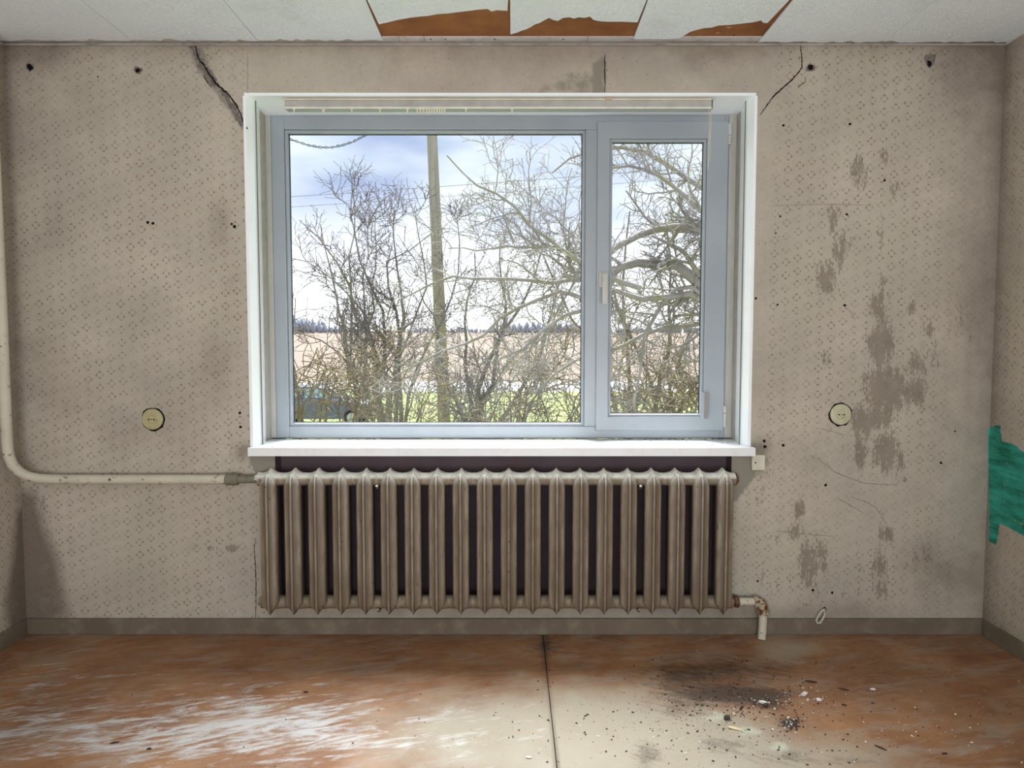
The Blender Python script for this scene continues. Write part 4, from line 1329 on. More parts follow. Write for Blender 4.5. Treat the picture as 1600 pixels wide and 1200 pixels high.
chip('wood_splinter', 233, 1171, 0.009, 0.003, 0.003, 0.1, M_WOOD, 'tiny dark crumb to the right of the splinter on the scuffed floor', 'splinter')
chip('wood_splinter', 478, 1082, 0.011, 0.004, 0.003, 0.0, M_WOOD, 'small dark crumb at the shadow edge on the left floor sheet', 'splinter')
chip('plaster_chip', 1192, 1099, 0.017, 0.008, 0.007, -0.3, M_CHIP, 'white plaster chip beside the dark dirt heap', 'plaster chip')
chip('plaster_chip', 1257, 1086, 0.017, 0.008, 0.008, 0.2, M_CHIP, 'white plaster chip with a dark underside right of the dirt', 'plaster chip')
chip('plaster_chip', 1280, 1095, 0.012, 0.007, 0.006, -0.9, M_CHIP, 'pale plaster chip furthest to the right of the dirt heap', 'plaster chip')
chip('plaster_chip', 1364, 1078, 0.011, 0.007, 0.004, 0.0, M_CHIP, 'lone white plaster chip on the orange floor of the right half', 'plaster chip')
chip('plaster_chip', 826, 1184, 0.010, 0.005, 0.003, 0.0, M_CHIP, 'lone small white chip just left of the floor joint', 'plaster chip')
chip('plaster_chip', 1148, 1139, 0.022, 0.010, 0.004, -0.35, M_YCHIP, 'yellow paint flake on the mint coloured floor patch', 'paint flake')
chip('plaster_chip', 1147, 1117, 0.009, 0.007, 0.006, 0.6, M_YCHIP, 'small yellowish crumb below the dark standing splinter', 'paint flake')
chip('dirt_clump', 1136, 1124, 0.013, 0.009, 0.010, 0.5, M_SOOT, 'dark brown lump on the right edge of the pale mint patch', 'dirt clump')
chip('dirt_clump', 1197, 1104, 0.012, 0.008, 0.009, 0.5, M_SOOT, 'black lump touching the white chip beside the dirt heap', 'dirt clump')
# loose crumbs
def crumbs(name, spots, mat, n, smin, smax, seed):
    rs = np.random.RandomState(seed)
    bm = bmesh.new()
    k = 0
    while k < n:
        s = spots[rs.randint(len(spots))]
        px = s[0] + rs.randn() * s[2]
        py = s[1] + rs.randn() * s[3]
        if py < 995 or py > 1235:
            continue
        c = PZ(px, py, 0.0)
        if c[1] > -0.03 or c[0] > XR - 0.03 or c[0] < XL + 0.03:
            continue
        sz = smin + (smax - smin) * rs.rand() ** 4
        ln = sz * (1 + 1.6 * rs.rand() ** 2)
        r = bmesh.ops.create_cube(bm, size=1.0)
        a = rs.rand() * 6.28
        ca, sa = math.cos(a), math.sin(a)
        for v in r['verts']:
            x, y, z = v.co
            kk = 1 + rs.uniform(-0.4, 0.4)
            x, y, z = x * ln * kk, y * sz * kk, (z + 0.5) * sz * 0.6
            v.co = Vector((c[0] + x * ca - y * sa, c[1] + x * sa + y * ca, z + 0.0002))
        k += 1
    o = from_bm(name, bm, mat)
    return o
sp_d = [(1160, 1085, 55, 12), (1110, 1080, 70, 16), (1200, 1105, 40, 14), (1236, 1131, 9, 5), (1236, 1131, 9, 5), (1060, 1110, 70, 26), (1150, 1130, 90, 30), (1100, 1160, 140, 30), (1180, 1050, 90, 20), (1300, 1130, 120, 40), (900, 1130, 120, 40)]
tag(crumbs('floor_crumbs', sp_d, M_SOOT, 1700, 0.0009, 0.0046, 5), 'scatter of dark crumbs and grit on the stained right half of the floor', 'debris', kind='stuff')
sp_w = [(1190, 1098, 30, 8), (1260, 1088, 24, 8), (1236, 1131, 8, 4), (1100, 1130, 120, 40), (1300, 1150, 120, 30), (1420, 1120, 120, 40)]
tag(crumbs('plaster_dust', sp_w, M_CHIP, 240, 0.0012, 0.0048, 6), 'white plaster grit strewn among the dark crumbs on the floor', 'debris', kind='stuff')
sp_l = [(250, 1140, 200, 40), (600, 1150, 150, 40), (1450, 1100, 110, 50), (800, 1100, 200, 60)]
tag(crumbs('floor_specks', sp_l, M_SOOT, 150, 0.0010, 0.0034, 8), 'sparse dark specks over the bare scuffed boards', 'debris', kind='stuff')
sp_s = None
# specks of dirt on the sill
bm = bmesh.new()
for k in range(60):
    x = RS.uniform(SX0 + 0.03, SX1 - 0.03) if k < 30 else RS.uniform(0.5, SX1 - 0.05)
    y = RS.uniform(-0.04, fy - 0.01) * (1 if k % 3 else 0) + (fy - 0.012 if k % 3 == 0 else 0)
    if abs(y) > fy or x > 0.96 or x < -1.06:
        continue
    s = RS.uniform(0.0012, 0.004)
    add_box(bm, x - s, x + s, y - s * 0.6, y + s * 0.6, SILL_T + 0.0001, SILL_T + 0.0012)
tag(from_bm('sill_dirt', bm, M_SOOT), 'dark specks of dirt lying on the white windowsill', 'debris', kind='stuff')

# ------------------------------------------------------------------ outside
GZ = -1.75
def mk_ground(name, a, b, c, sc):
    m = Mat(name, 0.95, 0.1)
    base = m.mix(m.rng(m.noise(sc, 5, 0.65), 0.35, 0.65), a, b)
    base = m.mix(m.rng(m.noise(sc * 4, 5, 0.7), 0.5, 0.72), base, c)
    m.color(base)
    return m.done()
M_LAWN = mk_ground('lawn', (0.15, 0.19, 0.065), (0.20, 0.23, 0.09), (0.24, 0.22, 0.13), 0.7)
M_FIELD = mk_ground('dry_field', (0.185, 0.142, 0.115), (0.23, 0.185, 0.145), (0.18, 0.125, 0.105), 0.06)
M_ROAD = mk_ground('pale_road', (0.34, 0.34, 0.34), (0.40, 0.40, 0.40), (0.30, 0.30, 0.30), 0.8)
def strip(name, y0, y1, z0, z1, mat, wx_=400, n=24):
    ys = np.linspace(y0, y1, n)
    xs_ = np.linspace(-wx_, wx_, 40)
    a, b = np.meshgrid(xs_, ys, indexing='ij')
    t = (b - y0) / (y1 - y0)
    z = z0 + (z1 - z0) * (t ** 1.2)
    vid = np.arange(a.size).reshape(a.shape)
    q = np.stack([vid[:-1, :-1], vid[1:, :-1], vid[1:, 1:], vid[:-1, 1:]], -1).reshape(-1, 4)
    o = from_np(name, np.stack([a.ravel(), b.ravel(), z.ravel()], -1), q, mat, smooth=True)
    return tag(o, kind='structure')
strip('ground_lawn', WALL_T - 0.1, 41, GZ, GZ, M_LAWN)
strip('road', 41, 52, GZ + 0.02, GZ + 0.05, M_ROAD)
strip('ground_field', 52, 190, GZ + 0.05, 4.6, M_FIELD)
strip('ground_rise', 190, 700, 4.6, 4.0, M_FIELD, 1200)

# ---- wooden pole and wires
M_POLE = Mat('weathered_pole', 0.9, 0.15)
_b = M_POLE.mix(M_POLE.rng(M_POLE.noise(1, 6, 0.65, vec=M_POLE.mapped((22, 22, 1.2))), 0.35, 0.65), (0.25, 0.225, 0.195), (0.37, 0.34, 0.30))
_b = M_POLE.mix(M_POLE.rng(M_POLE.xyz()[2], 1.0, 4.2, 0.75, 0.0), _b, (0.28, 0.235, 0.11))
_b = M_POLE.mix(M_POLE.rng(M_POLE.noise(9, 5, 0.7), 0.6, 0.7, 0, 0.6), _b, (0.20, 0.16, 0.08))
M_POLE.color(_b)
M_POLE.bump(M_POLE.noise(1, 5, vec=M_POLE.mapped((40, 40, 2))), 0.4, 0.01)
M_POLE = M_POLE.done()
DP = 15.5
pt_, pb_ = PY(675, 210, DP - 2.92), PY(694, 655, DP - 2.92)
dirp = (pt_ - pb_) / (pt_[2] - pb_[2])
p_lo = pb_ + dirp * (GZ - 0.3 - pb_[2])
p_hi = pb_ + dirp * (7.9 - pb_[2])
rad_lo, rad_hi = 10.4 * DP / F, 7.4 * DP / F
pp = [p_lo + (p_hi - p_lo) * t for t in np.linspace(0, 1, 7)]
pole = empty('utility_pole', (pb_[0], DP - 2.92, GZ))
tag(pole, 'weathered leaning wooden utility pole standing outside behind the left window pane', 'utility pole')
tube('pole_shaft', pp, list(np.linspace(rad_lo, rad_hi, 7)), M_POLE, pole, 14)
pc = p_hi - dirp * 0.5
box('crossarm', pc[0] - 0.8, pc[0] + 0.8, pc[1] - 0.22, pc[1] - 0.11, pc[2] - 0.06, pc[2] + 0.06, M_POLE, pole, bevel=0.01)
M_WIRE = plain('grey_wire', (0.16, 0.18, 0.22), 0.6)
def wire(name, p1, p2, D, r, label, ext=1.5):
    a, b = PY(*p1, D), PY(*p2, D)
    a2, b2 = a + (a - b) * ext, b + (b - a) * ext
    pts = []
    for t in np.linspace(0, 1, 25):
        p = a2 + (b2 - a2) * t
        sag = -0.25 * (1 - (2 * t - 1) ** 2)
        pts.append((p[0], p[1], p[2] + sag + 0.2))
    o = tube(name, pts, r, M_WIRE, None, 5)
    return tag(o, label, 'wire')
wire('overhead_wire', (455, 306), (880, 276), 24, 0.011, 'upper thin grey overhead wire crossing the sky behind the pole')
wire('overhead_wire', (455, 322), (880, 292), 24, 0.009, 'lower thin grey overhead wire crossing the sky behind the pole')
# twisted service cable drooping at upper left
sc_pts = [(300, 165), (380, 193), (448, 216), (465, 221), (483, 227), (500, 230), (518, 230), (535, 227), (552, 221), (566, 214), (580, 207), (610, 190), (650, 168)]
P3 = [PY(a, b, 5.0) for a, b in sc_pts]
dense = []
for a, b in zip(P3[:-1], P3[1:]):
    for k in range(8):
        dense.append(a + (b - a) * k / 8)
cab = empty('service_cable', (dense[40][0], 5.0, dense[40][2]))
tag(cab, 'drooping twisted grey service cable at the upper left corner of the window view', 'cable')
for ph in (0, math.pi):
    tube('cable_strand', [(p[0], p[1] + 0.011 * math.cos(i * 0.75 + ph), p[2] + 0.009 * math.sin(i * 0.75 + ph)) for i, p in enumerate(dense)], 0.0065, M_WIRE, cab, 6)

# ---- trees
def bark(name, lo, hi, moss, mossamt):
    m = Mat(name, 0.9, 0.15)
    base = m.mix(m.rng(m.noise(3.5, 4, 0.6), 0.35, 0.65), lo, hi)
    base = m.mix(m.rng(m.noise(5, 5, 0.65), 0.58 - mossamt * 0.2, 0.70 - mossamt * 0.1, 0, 0.85), base, moss)
    m.color(base)
    m.bump(m.noise(40, 4), 0.4, 0.006)
    return m.done()
M_BARK_G = bark('grey_bark', (0.15, 0.13, 0.125), (0.25, 0.225, 0.215), (0.25, 0.235, 0.12), 0.3)
M_BARK_Y = bark('lichen_bark', (0.15, 0.118, 0.092), (0.25, 0.21, 0.165), (0.27, 0.225, 0.085), 0.45)
M_BARK_D = bark('dark_twig', (0.11, 0.088, 0.092), (0.19, 0.16, 0.162), (0.24, 0.21, 0.16), 0.1)
M_BARK_P = bark('pale_branch', (0.24, 0.22, 0.21), (0.36, 0.335, 0.325), (0.28, 0.27, 0.14), 0.4)

def tubes_np(paths, radii, S=3):
    """paths (N,K,3), radii (N,K) -> verts, quads"""
    N, K, _ = paths.shape
    T = np.empty_like(paths)
    T[:, 1:-1] = paths[:, 2:] - paths[:, :-2]
    T[:, 0] = paths[:, 1] - paths[:, 0]
    T[:, -1] = paths[:, -1] - paths[:, -2]
    T /= np.linalg.norm(T, axis=2, keepdims=True) + 1e-9
    ref = np.zeros_like(T)
    ref[..., 1] = 1.0
    U = np.cross(T, ref)
    U /= np.linalg.norm(U, axis=2, keepdims=True) + 1e-6
    V = np.cross(T, U)
    ang = np.arange(S) * 2 * math.pi / S
    R = paths[:, :, None, :] + radii[:, :, None, None] * (U[:, :, None, :] * np.cos(ang)[None, None, :, None] + V[:, :, None, :] * np.sin(ang)[None, None, :, None])
    idx = np.arange(N * K * S).reshape(N, K, S)
    a = idx[:, :-1, :]
    b = np.roll(idx, -1, axis=2)[:, :-1, :]
    c = np.roll(idx, -1, axis=2)[:, 1:, :]
    d = idx[:, 1:, :]
    q = np.stack([a, b, c, d], -1).reshape(-1, 4)
    return R.reshape(-1, 3), q
def resample(pl, K):
    pl = np.array(pl, float)
    d = np.concatenate([[0], np.cumsum(np.linalg.norm(np.diff(pl, axis=0), axis=1))])
    t = np.linspace(0, d[-1], K)
    return np.stack([np.interp(t, d, pl[:, i]) for i in range(3)], -1)
def spawn(paths, radii, n, length, lfall, bend, up, K, rs, rr=0.5, tmin=0.15, spread=1.0, rtip=0.4, flat=None):
    """n children per parent"""
    N, Kp, _ = paths.shape
    t = tmin + (1 - tmin) * rs.rand(N, n)
    f = t * (Kp - 1)
    i0 = np.clip(f.astype(int), 0, Kp - 2)
    fr = (f - i0)[..., None]
    ii = np.arange(N)[:, None]
    p0 = paths[ii, i0] * (1 - fr) + paths[ii, i0 + 1] * fr
    tan = paths[ii, i0 + 1] - paths[ii, i0]
    tan /= np.linalg.norm(tan, axis=2, keepdims=True) + 1e-9
    r0 = radii[ii, i0] * (1 - fr[..., 0]) + radii[ii, i0 + 1] * fr[..., 0]
    rnd = rs.randn(N, n, 3)
    if flat is not None:
        rnd[..., 1] *= flat
    rnd -= tan * np.sum(rnd * tan, axis=2, keepdims=True)
    rnd /= np.linalg.norm(rnd, axis=2, keepdims=True) + 1e-9
    d = tan * 0.75 + rnd * spread
    d[..., 2] += up
    d /= np.linalg.norm(d, axis=2, keepdims=True) + 1e-9
    ln = length * (0.45 + 0.9 * rs.rand(N, n)) * (1 - lfall * t)
    out = np.empty((N, n, K, 3))
    out[:, :, 0] = p0
    cur = p0.copy()
    for k in range(1, K):
        w = rs.randn(N, n, 3) * bend
        if flat is not None:
            w[..., 1] *= flat
        d = d + w
        d[..., 2] += up * 0.35
        d /= np.linalg.norm(d, axis=2, keepdims=True) + 1e-9
        cur = cur + d * (ln / (K - 1))[..., None]
        out[:, :, k] = cur
    r1 = np.minimum(r0 * rr, r0)
    rad_ = r1[..., None] * np.linspace(1, rtip, K)[None, None, :]
    return out.reshape(-1, K, 3), rad_.reshape(-1, K)
def clampr(r, lo):
    return np.maximum(r, lo)
def add_mesh_part(name, paths, radii, S, mat, parent, kind=None):
    v, q = tubes_np(paths, radii, S)
    o = from_np(name, v, q, mat, parent, smooth=True)
    if kind:
        o['kind'] = kind
    return o
def tree(name, label, base, limbs, mats, seed, l2=(9, 1.1, 0.35), l3=(7, 0.55, 0.5), l4=(4, 0.28, 0.0), up=0.12, bend=0.22, rmin=0.0035, trunk=None, group=None, flat=0.8, cat='tree', tmin=0.1, name_limb='branch'):
    """limbs: list of (points3d, r0, r1). Parts: trunk, branch (each limb), side_branches and twigs (stuff)"""
    rs = np.random.RandomState(seed)
    root = empty(name, base)
    tag(root, label, cat, group)
    K = 12
    P, R = [], []
    if trunk is not None:
        pl = resample(trunk[0], 10)
        add_mesh_part('trunk', pl[None], np.linspace(trunk[1], trunk[2], 10)[None], 10, mats[0], root)
    for pl, r0, r1 in limbs:
        p = resample(pl, K)
        L_ = np.linalg.norm(p[-1] - p[0])
        w = rs.randn(K, 3) * 0.007 * L_
        w[0] = 0
        w[-1] *= 0.3
        p = p + w
        r = np.linspace(r0, r1, K)
        add_mesh_part(name_limb, p[None], r[None], 8, mats[0], root)
        P.append(p)
        R.append(r)
    P, R = np.array(P), np.array(R)
    p2, r2 = spawn(P, R, l2[0], l2[1], l2[2], bend, up, 8, rs, 0.55, tmin, 1.0, 0.35, flat)
    r2 = clampr(r2, rmin * 1.5)
    add_mesh_part('side_branches', p2, r2, 5, mats[1], root, 'stuff')
    p3, r3 = spawn(p2, r2, l3[0], l3[1], l3[2], bend * 1.25, up * 0.7, 6, rs, 0.6, 0.12, 1.1, 0.5, flat)
    r3 = clampr(r3, rmin)
    vs_, qs_ = tubes_np(p3, r3, 4)
    p4, r4 = spawn(p3, r3, l4[0], l4[1], l4[2], bend * 1.3, up * 0.4, 4, rs, 0.75, 0.1, 1.2, 0.7, flat)
    r4 = clampr(r4, rmin * 0.75)
    v4, q4 = tubes_np(p4, r4, 3)
    v = np.concatenate([vs_, v4])
    q = np.concatenate([qs_, q4 + len(vs_)])
    o = from_np('twigs', v, q, mats[2], root)
    o['kind'] = 'stuff'
    return root
def LP(D, *pts):
    """polyline from photo points at distance D from the camera (D or per-point third value)"""
    out = []
    for p in pts:
        dd = p[2] if len(p) > 2 else D
        out.append(PY(p[0], p[1], dd - 2.92))
    return out

# left tree: several stems rising from the hedge
D1 = 11.0
stems = [LP(D1, (612, 790), (606, 660), (600, 560), (598, 480), (560, 400), (548, 350), (546, 318)),
         LP(D1, (606, 780), (600, 640), (580, 540), (555, 470), (515, 400), (490, 360), (466, 345)),
         LP(D1, (618, 790), (617, 650), (622, 560), (632, 480), (612, 410), (615, 355), (617, 325)),
         LP(D1, (622, 780), (628, 600), (625, 500), (600, 440), (606, 410), (650, 385), (675, 365)),
         LP(D1 + 1, (600, 780), (595, 600), (575, 500), (530, 440), (480, 405), (440, 400)),
         LP(D1 + .6, (610, 780), (612, 600), (640, 520), (668, 440), (655, 365), (645, 325)),
         LP(D1 + .8, (604, 780), (585, 610), (540, 560), (490, 530), (440, 515)),
         LP(D1, (612, 780), (640, 590), (690, 500), (720, 420), (712, 340))]
tree('bare_tree', 'bare grey many-stemmed tree standing left of the utility pole', (stems[0][0][0], D1 - 2.92, GZ), [(s, 0.050 if i < 4 else 0.036, 0.006) for i, s in enumerate(stems)], (M_BARK_G, M_BARK_G, M_BARK_D), 3,
     l2=(11, 0.85, 0.55), l3=(7, 0.48, 0.4), l4=(3, 0.22, 0), up=0.17, bend=0.13, rmin=0.0045, tmin=0.3)
# tall straight young tree with pale stem left
D2 = 17.0
st2 = [LP(D2, (553, 720), (552, 600), (550, 480), (551, 380), (549, 280)), LP(D2, (556, 660), (575, 540), (585, 440), (588, 330)), LP(D2, (552, 600), (535, 500), (515, 420), (500, 350)), LP(D2, (585, 700), (575, 560), (568, 450), (578, 330))]
tree('young_tree', 'slender pale stemmed young tree furthest left behind the many-stemmed tree', (st2[0][0][0], D2 - 2.92, GZ), [(s, 0.05, 0.008) for s in st2], (M_BARK_P, M_BARK_G, M_BARK_D), 8,
     l2=(10, 1.2, 0.5), l3=(6, 0.6, 0.4), l4=(3, 0.3, 0), up=0.25, bend=0.15, rmin=0.0065)
# big apple tree whose trunk stands right of the window; limbs sweep left across both panes
D3 = 6.6
tr3 = [PY(1230, 900, D3 - 2.92), PY(1222, 640, D3 - 2.92), PY(1210, 520, D3 - 2.92), PY(1190, 440, D3 - 2.92)]
L3 = [(LP(D3, (1190, 500), (1130, 470), (1095, 437), (1060, 418), (1020, 409), (985, 410), (955, 423), (920, 440), (880, 430)), 0.075, 0.022),
      (LP(D3, (1190, 450), (1130, 375), (1090, 357), (1050, 352), (1010, 362), (975, 375), (940, 410), (905, 470)), 0.052, 0.018),
      (LP(D3, (1180, 440), (1110, 300), (1060, 270), (1010, 240), (960, 230), (920, 235), (895, 248), (862, 272)), 0.036, 0.008),
      (LP(D3 - .4, (1180, 430), (1090, 320), (1045, 285), (1000, 262), (955, 262)), 0.032, 0.010),
      (LP(D3 - .6, (1000, 450), (940, 425), (905, 410), (870, 385), (830, 355), (800, 320), (770, 300), (735, 285), (715, 262), (700, 242)), 0.024, 0.006),
      (LP(D3, (1190, 520), (1120, 480), (1060, 455), (1010, 470), (960, 455), (920, 480), (870, 500), (830, 540), (780, 560)), 0.042, 0.010),
      (LP(D3 + .5, (1190, 560), (1120, 500), (1050, 512), (1000, 520), (950, 550), (900, 560), (850, 600)), 0.036, 0.010),
      (LP(D3 + .3, (960, 430), (920, 437), (870, 440), (820, 440), (770, 432), (720, 432), (670, 440), (620, 470)), 0.026, 0.007),
      (LP(D3 + .8, (940, 470), (880, 455), (830, 470), (780, 500), (740, 530), (690, 550), (640, 575), (600, 600)), 0.026, 0.007),
      (LP(D3, (1150, 500), (1065, 440), (1030, 480), (1008, 520), (1000, 580), (990, 640)), 0.028, 0.010),
      (LP(D3 - .3, (940, 410), (890, 390), (840, 390), (790, 385), (745, 392), (700, 388)), 0.017, 0.005)]
tree('apple_tree', 'old lichen-covered apple tree reaching across the right window pane from beside the house', (tr3[0][0], D3 - 2.92, GZ), L3, (M_BARK_P, M_BARK_P, M_BARK_P), 5,
     l2=(12, 0.62, 0.25), l3=(8, 0.34, 0.3), l4=(4, 0.15, 0), up=0.09, bend=0.20, rmin=0.0028, trunk=([PY(1232, 1010, D3 - 2.92)] + tr3, 0.16, 0.10), tmin=0.12)
# thicket trees behind right pane
D4 = 10.5
s4 = [LP(D4, (985, 760), (985, 640), (980, 540), (970, 440), (985, 330)), LP(D4, (1040, 760), (1030, 640), (1010, 560), (960, 480), (930, 400)), LP(D4, (1060, 760), (1050, 600), (1080, 500), (1090, 420)), LP(D4, (990, 760), (960, 620), (920, 540), (880, 470), (850, 400)), LP(D4, (1030, 760), (1060, 640), (1110, 560), (1150, 500)),
      LP(D4, (1000, 720), (1040, 570), (1050, 450), (1040, 340))]
tree('thicket_tree', 'dense bare shrubby tree filling the lower part of the narrow right pane', (s4[0][0][0], D4 - 2.92, GZ), [(s, 0.045, 0.010) for s in s4], (M_BARK_Y, M_BARK_Y, M_BARK_G), 9,
     l2=(12, 0.9, 0.35), l3=(7, 0.5, 0.4), l4=(3, 0.22, 0), up=0.05, bend=0.2, rmin=0.0040)
# thin tree with a forked trunk right of the pole
D5 = 12.5
s5 = [LP(D5, (738, 780), (735, 640), (728, 560), (730, 480), (745, 440), (742, 395)), LP(D5, (735, 700), (715, 630), (690, 570), (680, 500), (655, 450)), LP(D5, (738, 720), (760, 620), (775, 560), (790, 480), (780, 420), (782, 375)), LP(D5, (740, 720), (790, 640), (840, 570), (860, 490), (885, 420)), LP(D5, (736, 660), (770, 540), (830, 450), (850, 380))]
tree('forked_tree', 'thin forked bare tree right of the utility pole', (s5[0][0][0], D5 - 2.92, GZ), [(s, 0.055, 0.009) for s in s5], (M_BARK_G, M_BARK_G, M_BARK_D), 12,
     l2=(10, 0.75, 0.45), l3=(7, 0.45, 0.4), l4=(3, 0.22, 0), up=0.08, bend=0.16, rmin=0.0046)
# undergrowth: fans of long thin shoots
def shrub(name, label, px, D, wpx, top, n, mats, seed, lean=0.0, group=None, l3=6):
    rs = np.random.RandomState(seed)
    limbs = []
    for k in range(n):
        x = px + rs.uniform(-0.5, 0.5) * wpx
        a = rs.uniform(-1, 1) * 0.8 + lean
        hgt = (700 - top) * rs.uniform(0.6, 1.0)
        d = D + rs.uniform(-0.6, 0.6)
        limbs.append((LP(d, (x, 760), (x + a * hgt * 0.15, 700), (x + a * hgt * 0.5, 700 - hgt * 0.55), (x + a * hgt * 0.9, 700 - hgt * 0.9), (x + a * hgt * 1.2, 700 - hgt)), 0.014 + 0.012 * rs.rand(), 0.004))
    tree(name, label, (PY(px, 700, D - 2.92)[0], D - 2.92, GZ), limbs, mats, seed + 50, l2=(7, 0.7, 0.3), l3=(l3, 0.38, 0.3), l4=(1, 0.18, 0), up=0.02, bend=0.19, rmin=0.0046, cat='shrub', group=group, tmin=0.25, name_limb='stem')
shrub('shrub', 'yellowish lichen-covered shrub in front of the parked car', 500, 8.2, 130, 510, 9, (M_BARK_Y, M_BARK_Y, M_BARK_Y), 21, -0.1, l3=5)
shrub('shrub', 'tan twiggy shrub at the foot of the many-stemmed tree', 610, 8.8, 120, 530, 7, (M_BARK_Y, M_BARK_Y, M_BARK_Y), 22, 0.0)
shrub('shrub', 'brown tangled shrub under the right part of the wide pane', 850, 8.0, 140, 540, 10, (M_BARK_G, M_BARK_Y, M_BARK_Y), 23, 0.1)
shrub('shrub', 'low olive bramble at the bottom of the narrow right pane', 1010, 7.6, 130, 580, 8, (M_BARK_Y, M_BARK_Y, M_BARK_Y), 24, 0.0)
shrub('shrub', 'grey bush of thin shoots just left of the window mullion', 760, 9.8, 120, 510, 7, (M_BARK_G, M_BARK_G, M_BARK_G), 25, 0.0)

# far tree line on the horizon
rs = np.random.RandomState(77)
N = 1500
xx = rs.uniform(-150, 150, N)
yy = 186 + rs.uniform(-4, 6, N)
dens = 0.5 + 0.5 * np.sin(xx * 0.07 + 1.0) + 0.3 * np.sin(xx * 0.19)
hh = 1.0 + 4.2 * np.clip(dens, 0.05, 1.2) * rs.uniform(0.4, 1.0, N)
hh *= np.where((xx < -40) | (xx > 40), 1.2, 0.55)
p = np.empty((N, 5, 3))
for k in range(5):
    p[:, k, 0] = xx + rs.randn(N) * 0.1
    p[:, k, 1] = yy
    p[:, k, 2] = 4.3 + hh * k / 4
rr = np.array([0.35, 1.0, 1.1, 0.75, 0.12])[None] * (0.25 + 0.25 * rs.rand(N, 1)) * hh[:, None] * 0.5
v, q = tubes_np(p, rr, 5)
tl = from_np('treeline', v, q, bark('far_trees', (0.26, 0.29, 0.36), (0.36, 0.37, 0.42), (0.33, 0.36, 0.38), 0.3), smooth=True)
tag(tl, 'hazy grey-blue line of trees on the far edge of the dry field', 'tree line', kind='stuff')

# ---- parked car, mostly hidden by the shrubs
DC = 26.0
car_y = DC - 2.92
cxr = PY(592, 640, car_y)[0]
car_L, car_W = 4.1, 1.7
car_x0 = cxr - car_L
# the lawn rises a little where the car stands
CZ0 = PY(560, 668, car_y)[2]
CZ0 = max(GZ, CZ0)
car = empty('car', (car_x0 + car_L / 2, car_y, GZ))
tag(car, 'dark blue car parked on the grass behind the shrubs at lower left', 'car')
M_CAR = Mat('blue_grey_car_paint', 0.3, 0.6)
M_CAR.color(M_CAR.mix(M_CAR.noise(3, 2), (0.10, 0.13, 0.22), (0.15, 0.18, 0.28)))
M_CAR = M_CAR.done()
M_CARGL = plain('car_glass', (0.35, 0.50, 0.58), 0.08, 0.8)
M_TYRE = plain('tyre_rubber', (0.03, 0.03, 0.03), 0.9)
M_HUB = plain('wheel_disc', (0.45, 0.46, 0.48), 0.35, 0.5, 0.6)
M_LAMP = plain('headlamp_lens', (0.80, 0.82, 0.84), 0.1, 0.7)
def CP(u, v): return (car_x0 + u * car_L, GZ + v)
side = [(0.0, .45), (0.01, .75), (0.03, .95), (0.10, 1.0), (0.70, 0.98), (0.90, 0.88), (0.98, 0.72), (1.0, 0.50), (0.985, 0.30), (0.90, 0.26), (0.10, 0.26), (0.02, 0.30)]
def car_prism(name, prof, hw0, hw1, vmid, mat, inset=0.05):
    """loft the side profile across the width with a slight tumblehome"""
    bm = bmesh.new()
    rows = []
    for yy_, sc in ((-1.0, 0.955), (-0.9, 1.0), (0.9, 1.0), (1.0, 0.955)):
        row = []
        for u, v_ in prof:
            uu = 0.5 + (u - 0.5) * sc
            vv_ = vmid + (v_ - vmid) * sc
            x, z = CP(uu, vv_)
            hw = hw0 + (hw1 - hw0) * np.clip((v_ - 0.9) / 0.5, 0, 1)
            row.append(bm.verts.new((x, car_y + yy_ * hw, z)))
        rows.append(row)
    n = len(prof)
    for a, b in zip(rows[:-1], rows[1:]):
        for k in range(n):
            bm.faces.new((a[k], a[(k + 1) % n], b[(k + 1) % n], b[k]))
    bm.faces.new(rows[0])
    bm.faces.new(rows[-1])
    return from_bm(name, bm, mat, car, angle=35)
car_prism('body', side, car_W / 2, car_W / 2, 0.6, M_CAR)
cab_p = [(0.10, 0.97), (0.17, 1.36), (0.24, 1.45), (0.46, 1.47), (0.54, 1.40), (0.70, 0.97)]
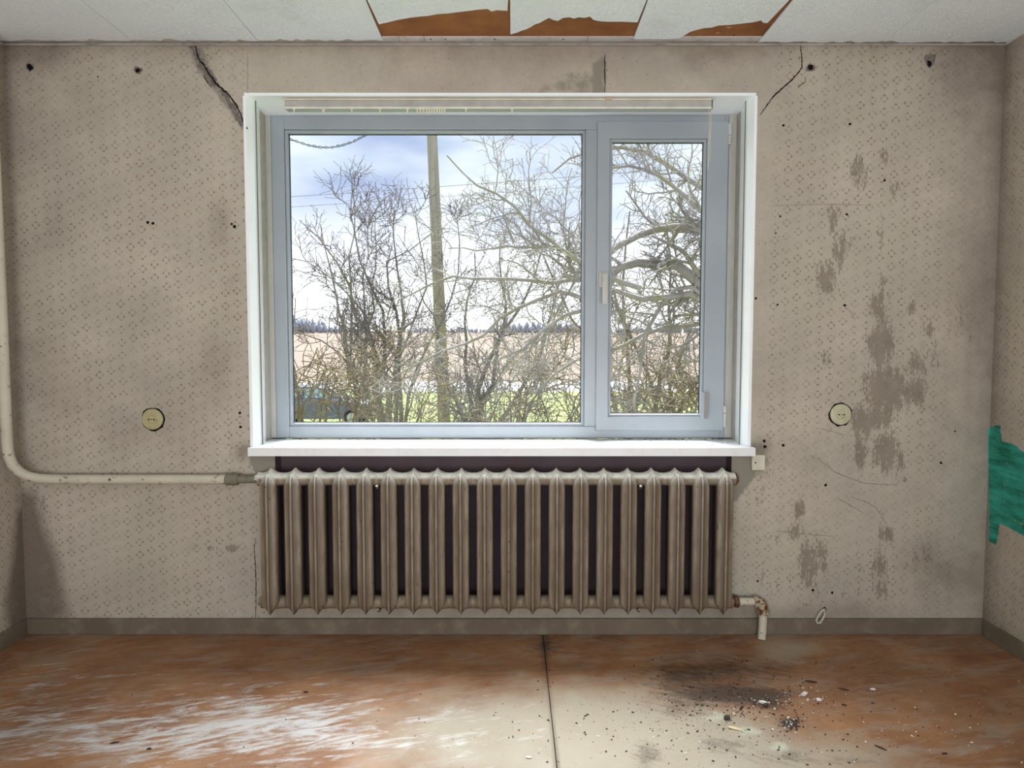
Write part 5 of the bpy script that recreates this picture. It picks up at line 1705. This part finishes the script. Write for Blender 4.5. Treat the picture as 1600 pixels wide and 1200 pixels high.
car_prism('cabin', cab_p, car_W / 2 - 0.06, car_W / 2 - 0.22, 1.0, M_CAR)
x, z = CP(0.555, 1.37); x2, z2 = CP(0.695, 1.0)
prism('windscreen', [(x + 0.02, car_y - 0.56, z), (x2 + 0.03, car_y - 0.68, z2), (x2 + 0.03, car_y + 0.68, z2), (x + 0.02, car_y + 0.56, z)], (0.02, 0, 0.012), M_CARGL, car)
for pts_ in ([(0.20, 1.04), (0.225, 1.32), (0.35, 1.37), (0.36, 1.04)], [(0.38, 1.04), (0.37, 1.37), (0.475, 1.38), (0.53, 1.30), (0.61, 1.04)]):
    prism('side_window', [(CP(u, v_)[0], car_y - (car_W / 2 - 0.06) - 0.012 + 0.32 * (v_ - 0.97) * 0.9, CP(u, v_)[1]) for u, v_ in pts_], (0, -0.012, 0), M_CARGL, car)
for u in (0.19, 0.80):
    for s in (-1, 1):
        x, z = CP(u, 0.31)
        bm = bmesh.new()
        add_lathe(bm, [(0.20, -0.09), (0.29, -0.09), (0.31, -0.06), (0.31, 0.06), (0.29, 0.09), (0.20, 0.09)], (x, car_y + s * (car_W / 2 - 0.07), z), 'y', 24)
        w_ = from_bm('wheel', bm, M_TYRE, car, angle=40)
        bm = bmesh.new()
        add_lathe(bm, [(0.19, -0.095), (0.17, -0.10), (0.05, -0.085), (0.02, -0.085)], (x, car_y + s * (car_W / 2 - 0.07) + (0 if s < 0 else 0.19), z), 'y', 20)
        hb = from_bm('hubcap', bm, M_HUB, w_, local=True)
for s in (-1, 1):
    x, z = CP(0.955, 0.70)
    box('headlamp', x - 0.10, x + 0.10, car_y + s * 0.60 - 0.2, car_y + s * 0.60 + 0.2, z - 0.09, z + 0.09, M_LAMP, car, bevel=0.04)
x, z = CP(0.97, 0.42)
box('bumper', x - 0.06, x + 0.14, car_y - 0.80, car_y + 0.80, z - 0.10, z + 0.09, plain('bumper_plastic', (0.55, 0.56, 0.58), 0.5), car, bevel=0.04)

print('scene built: tris about', sum(sum(len(p.vertices) - 2 for p in me.polygons) for me in []) )
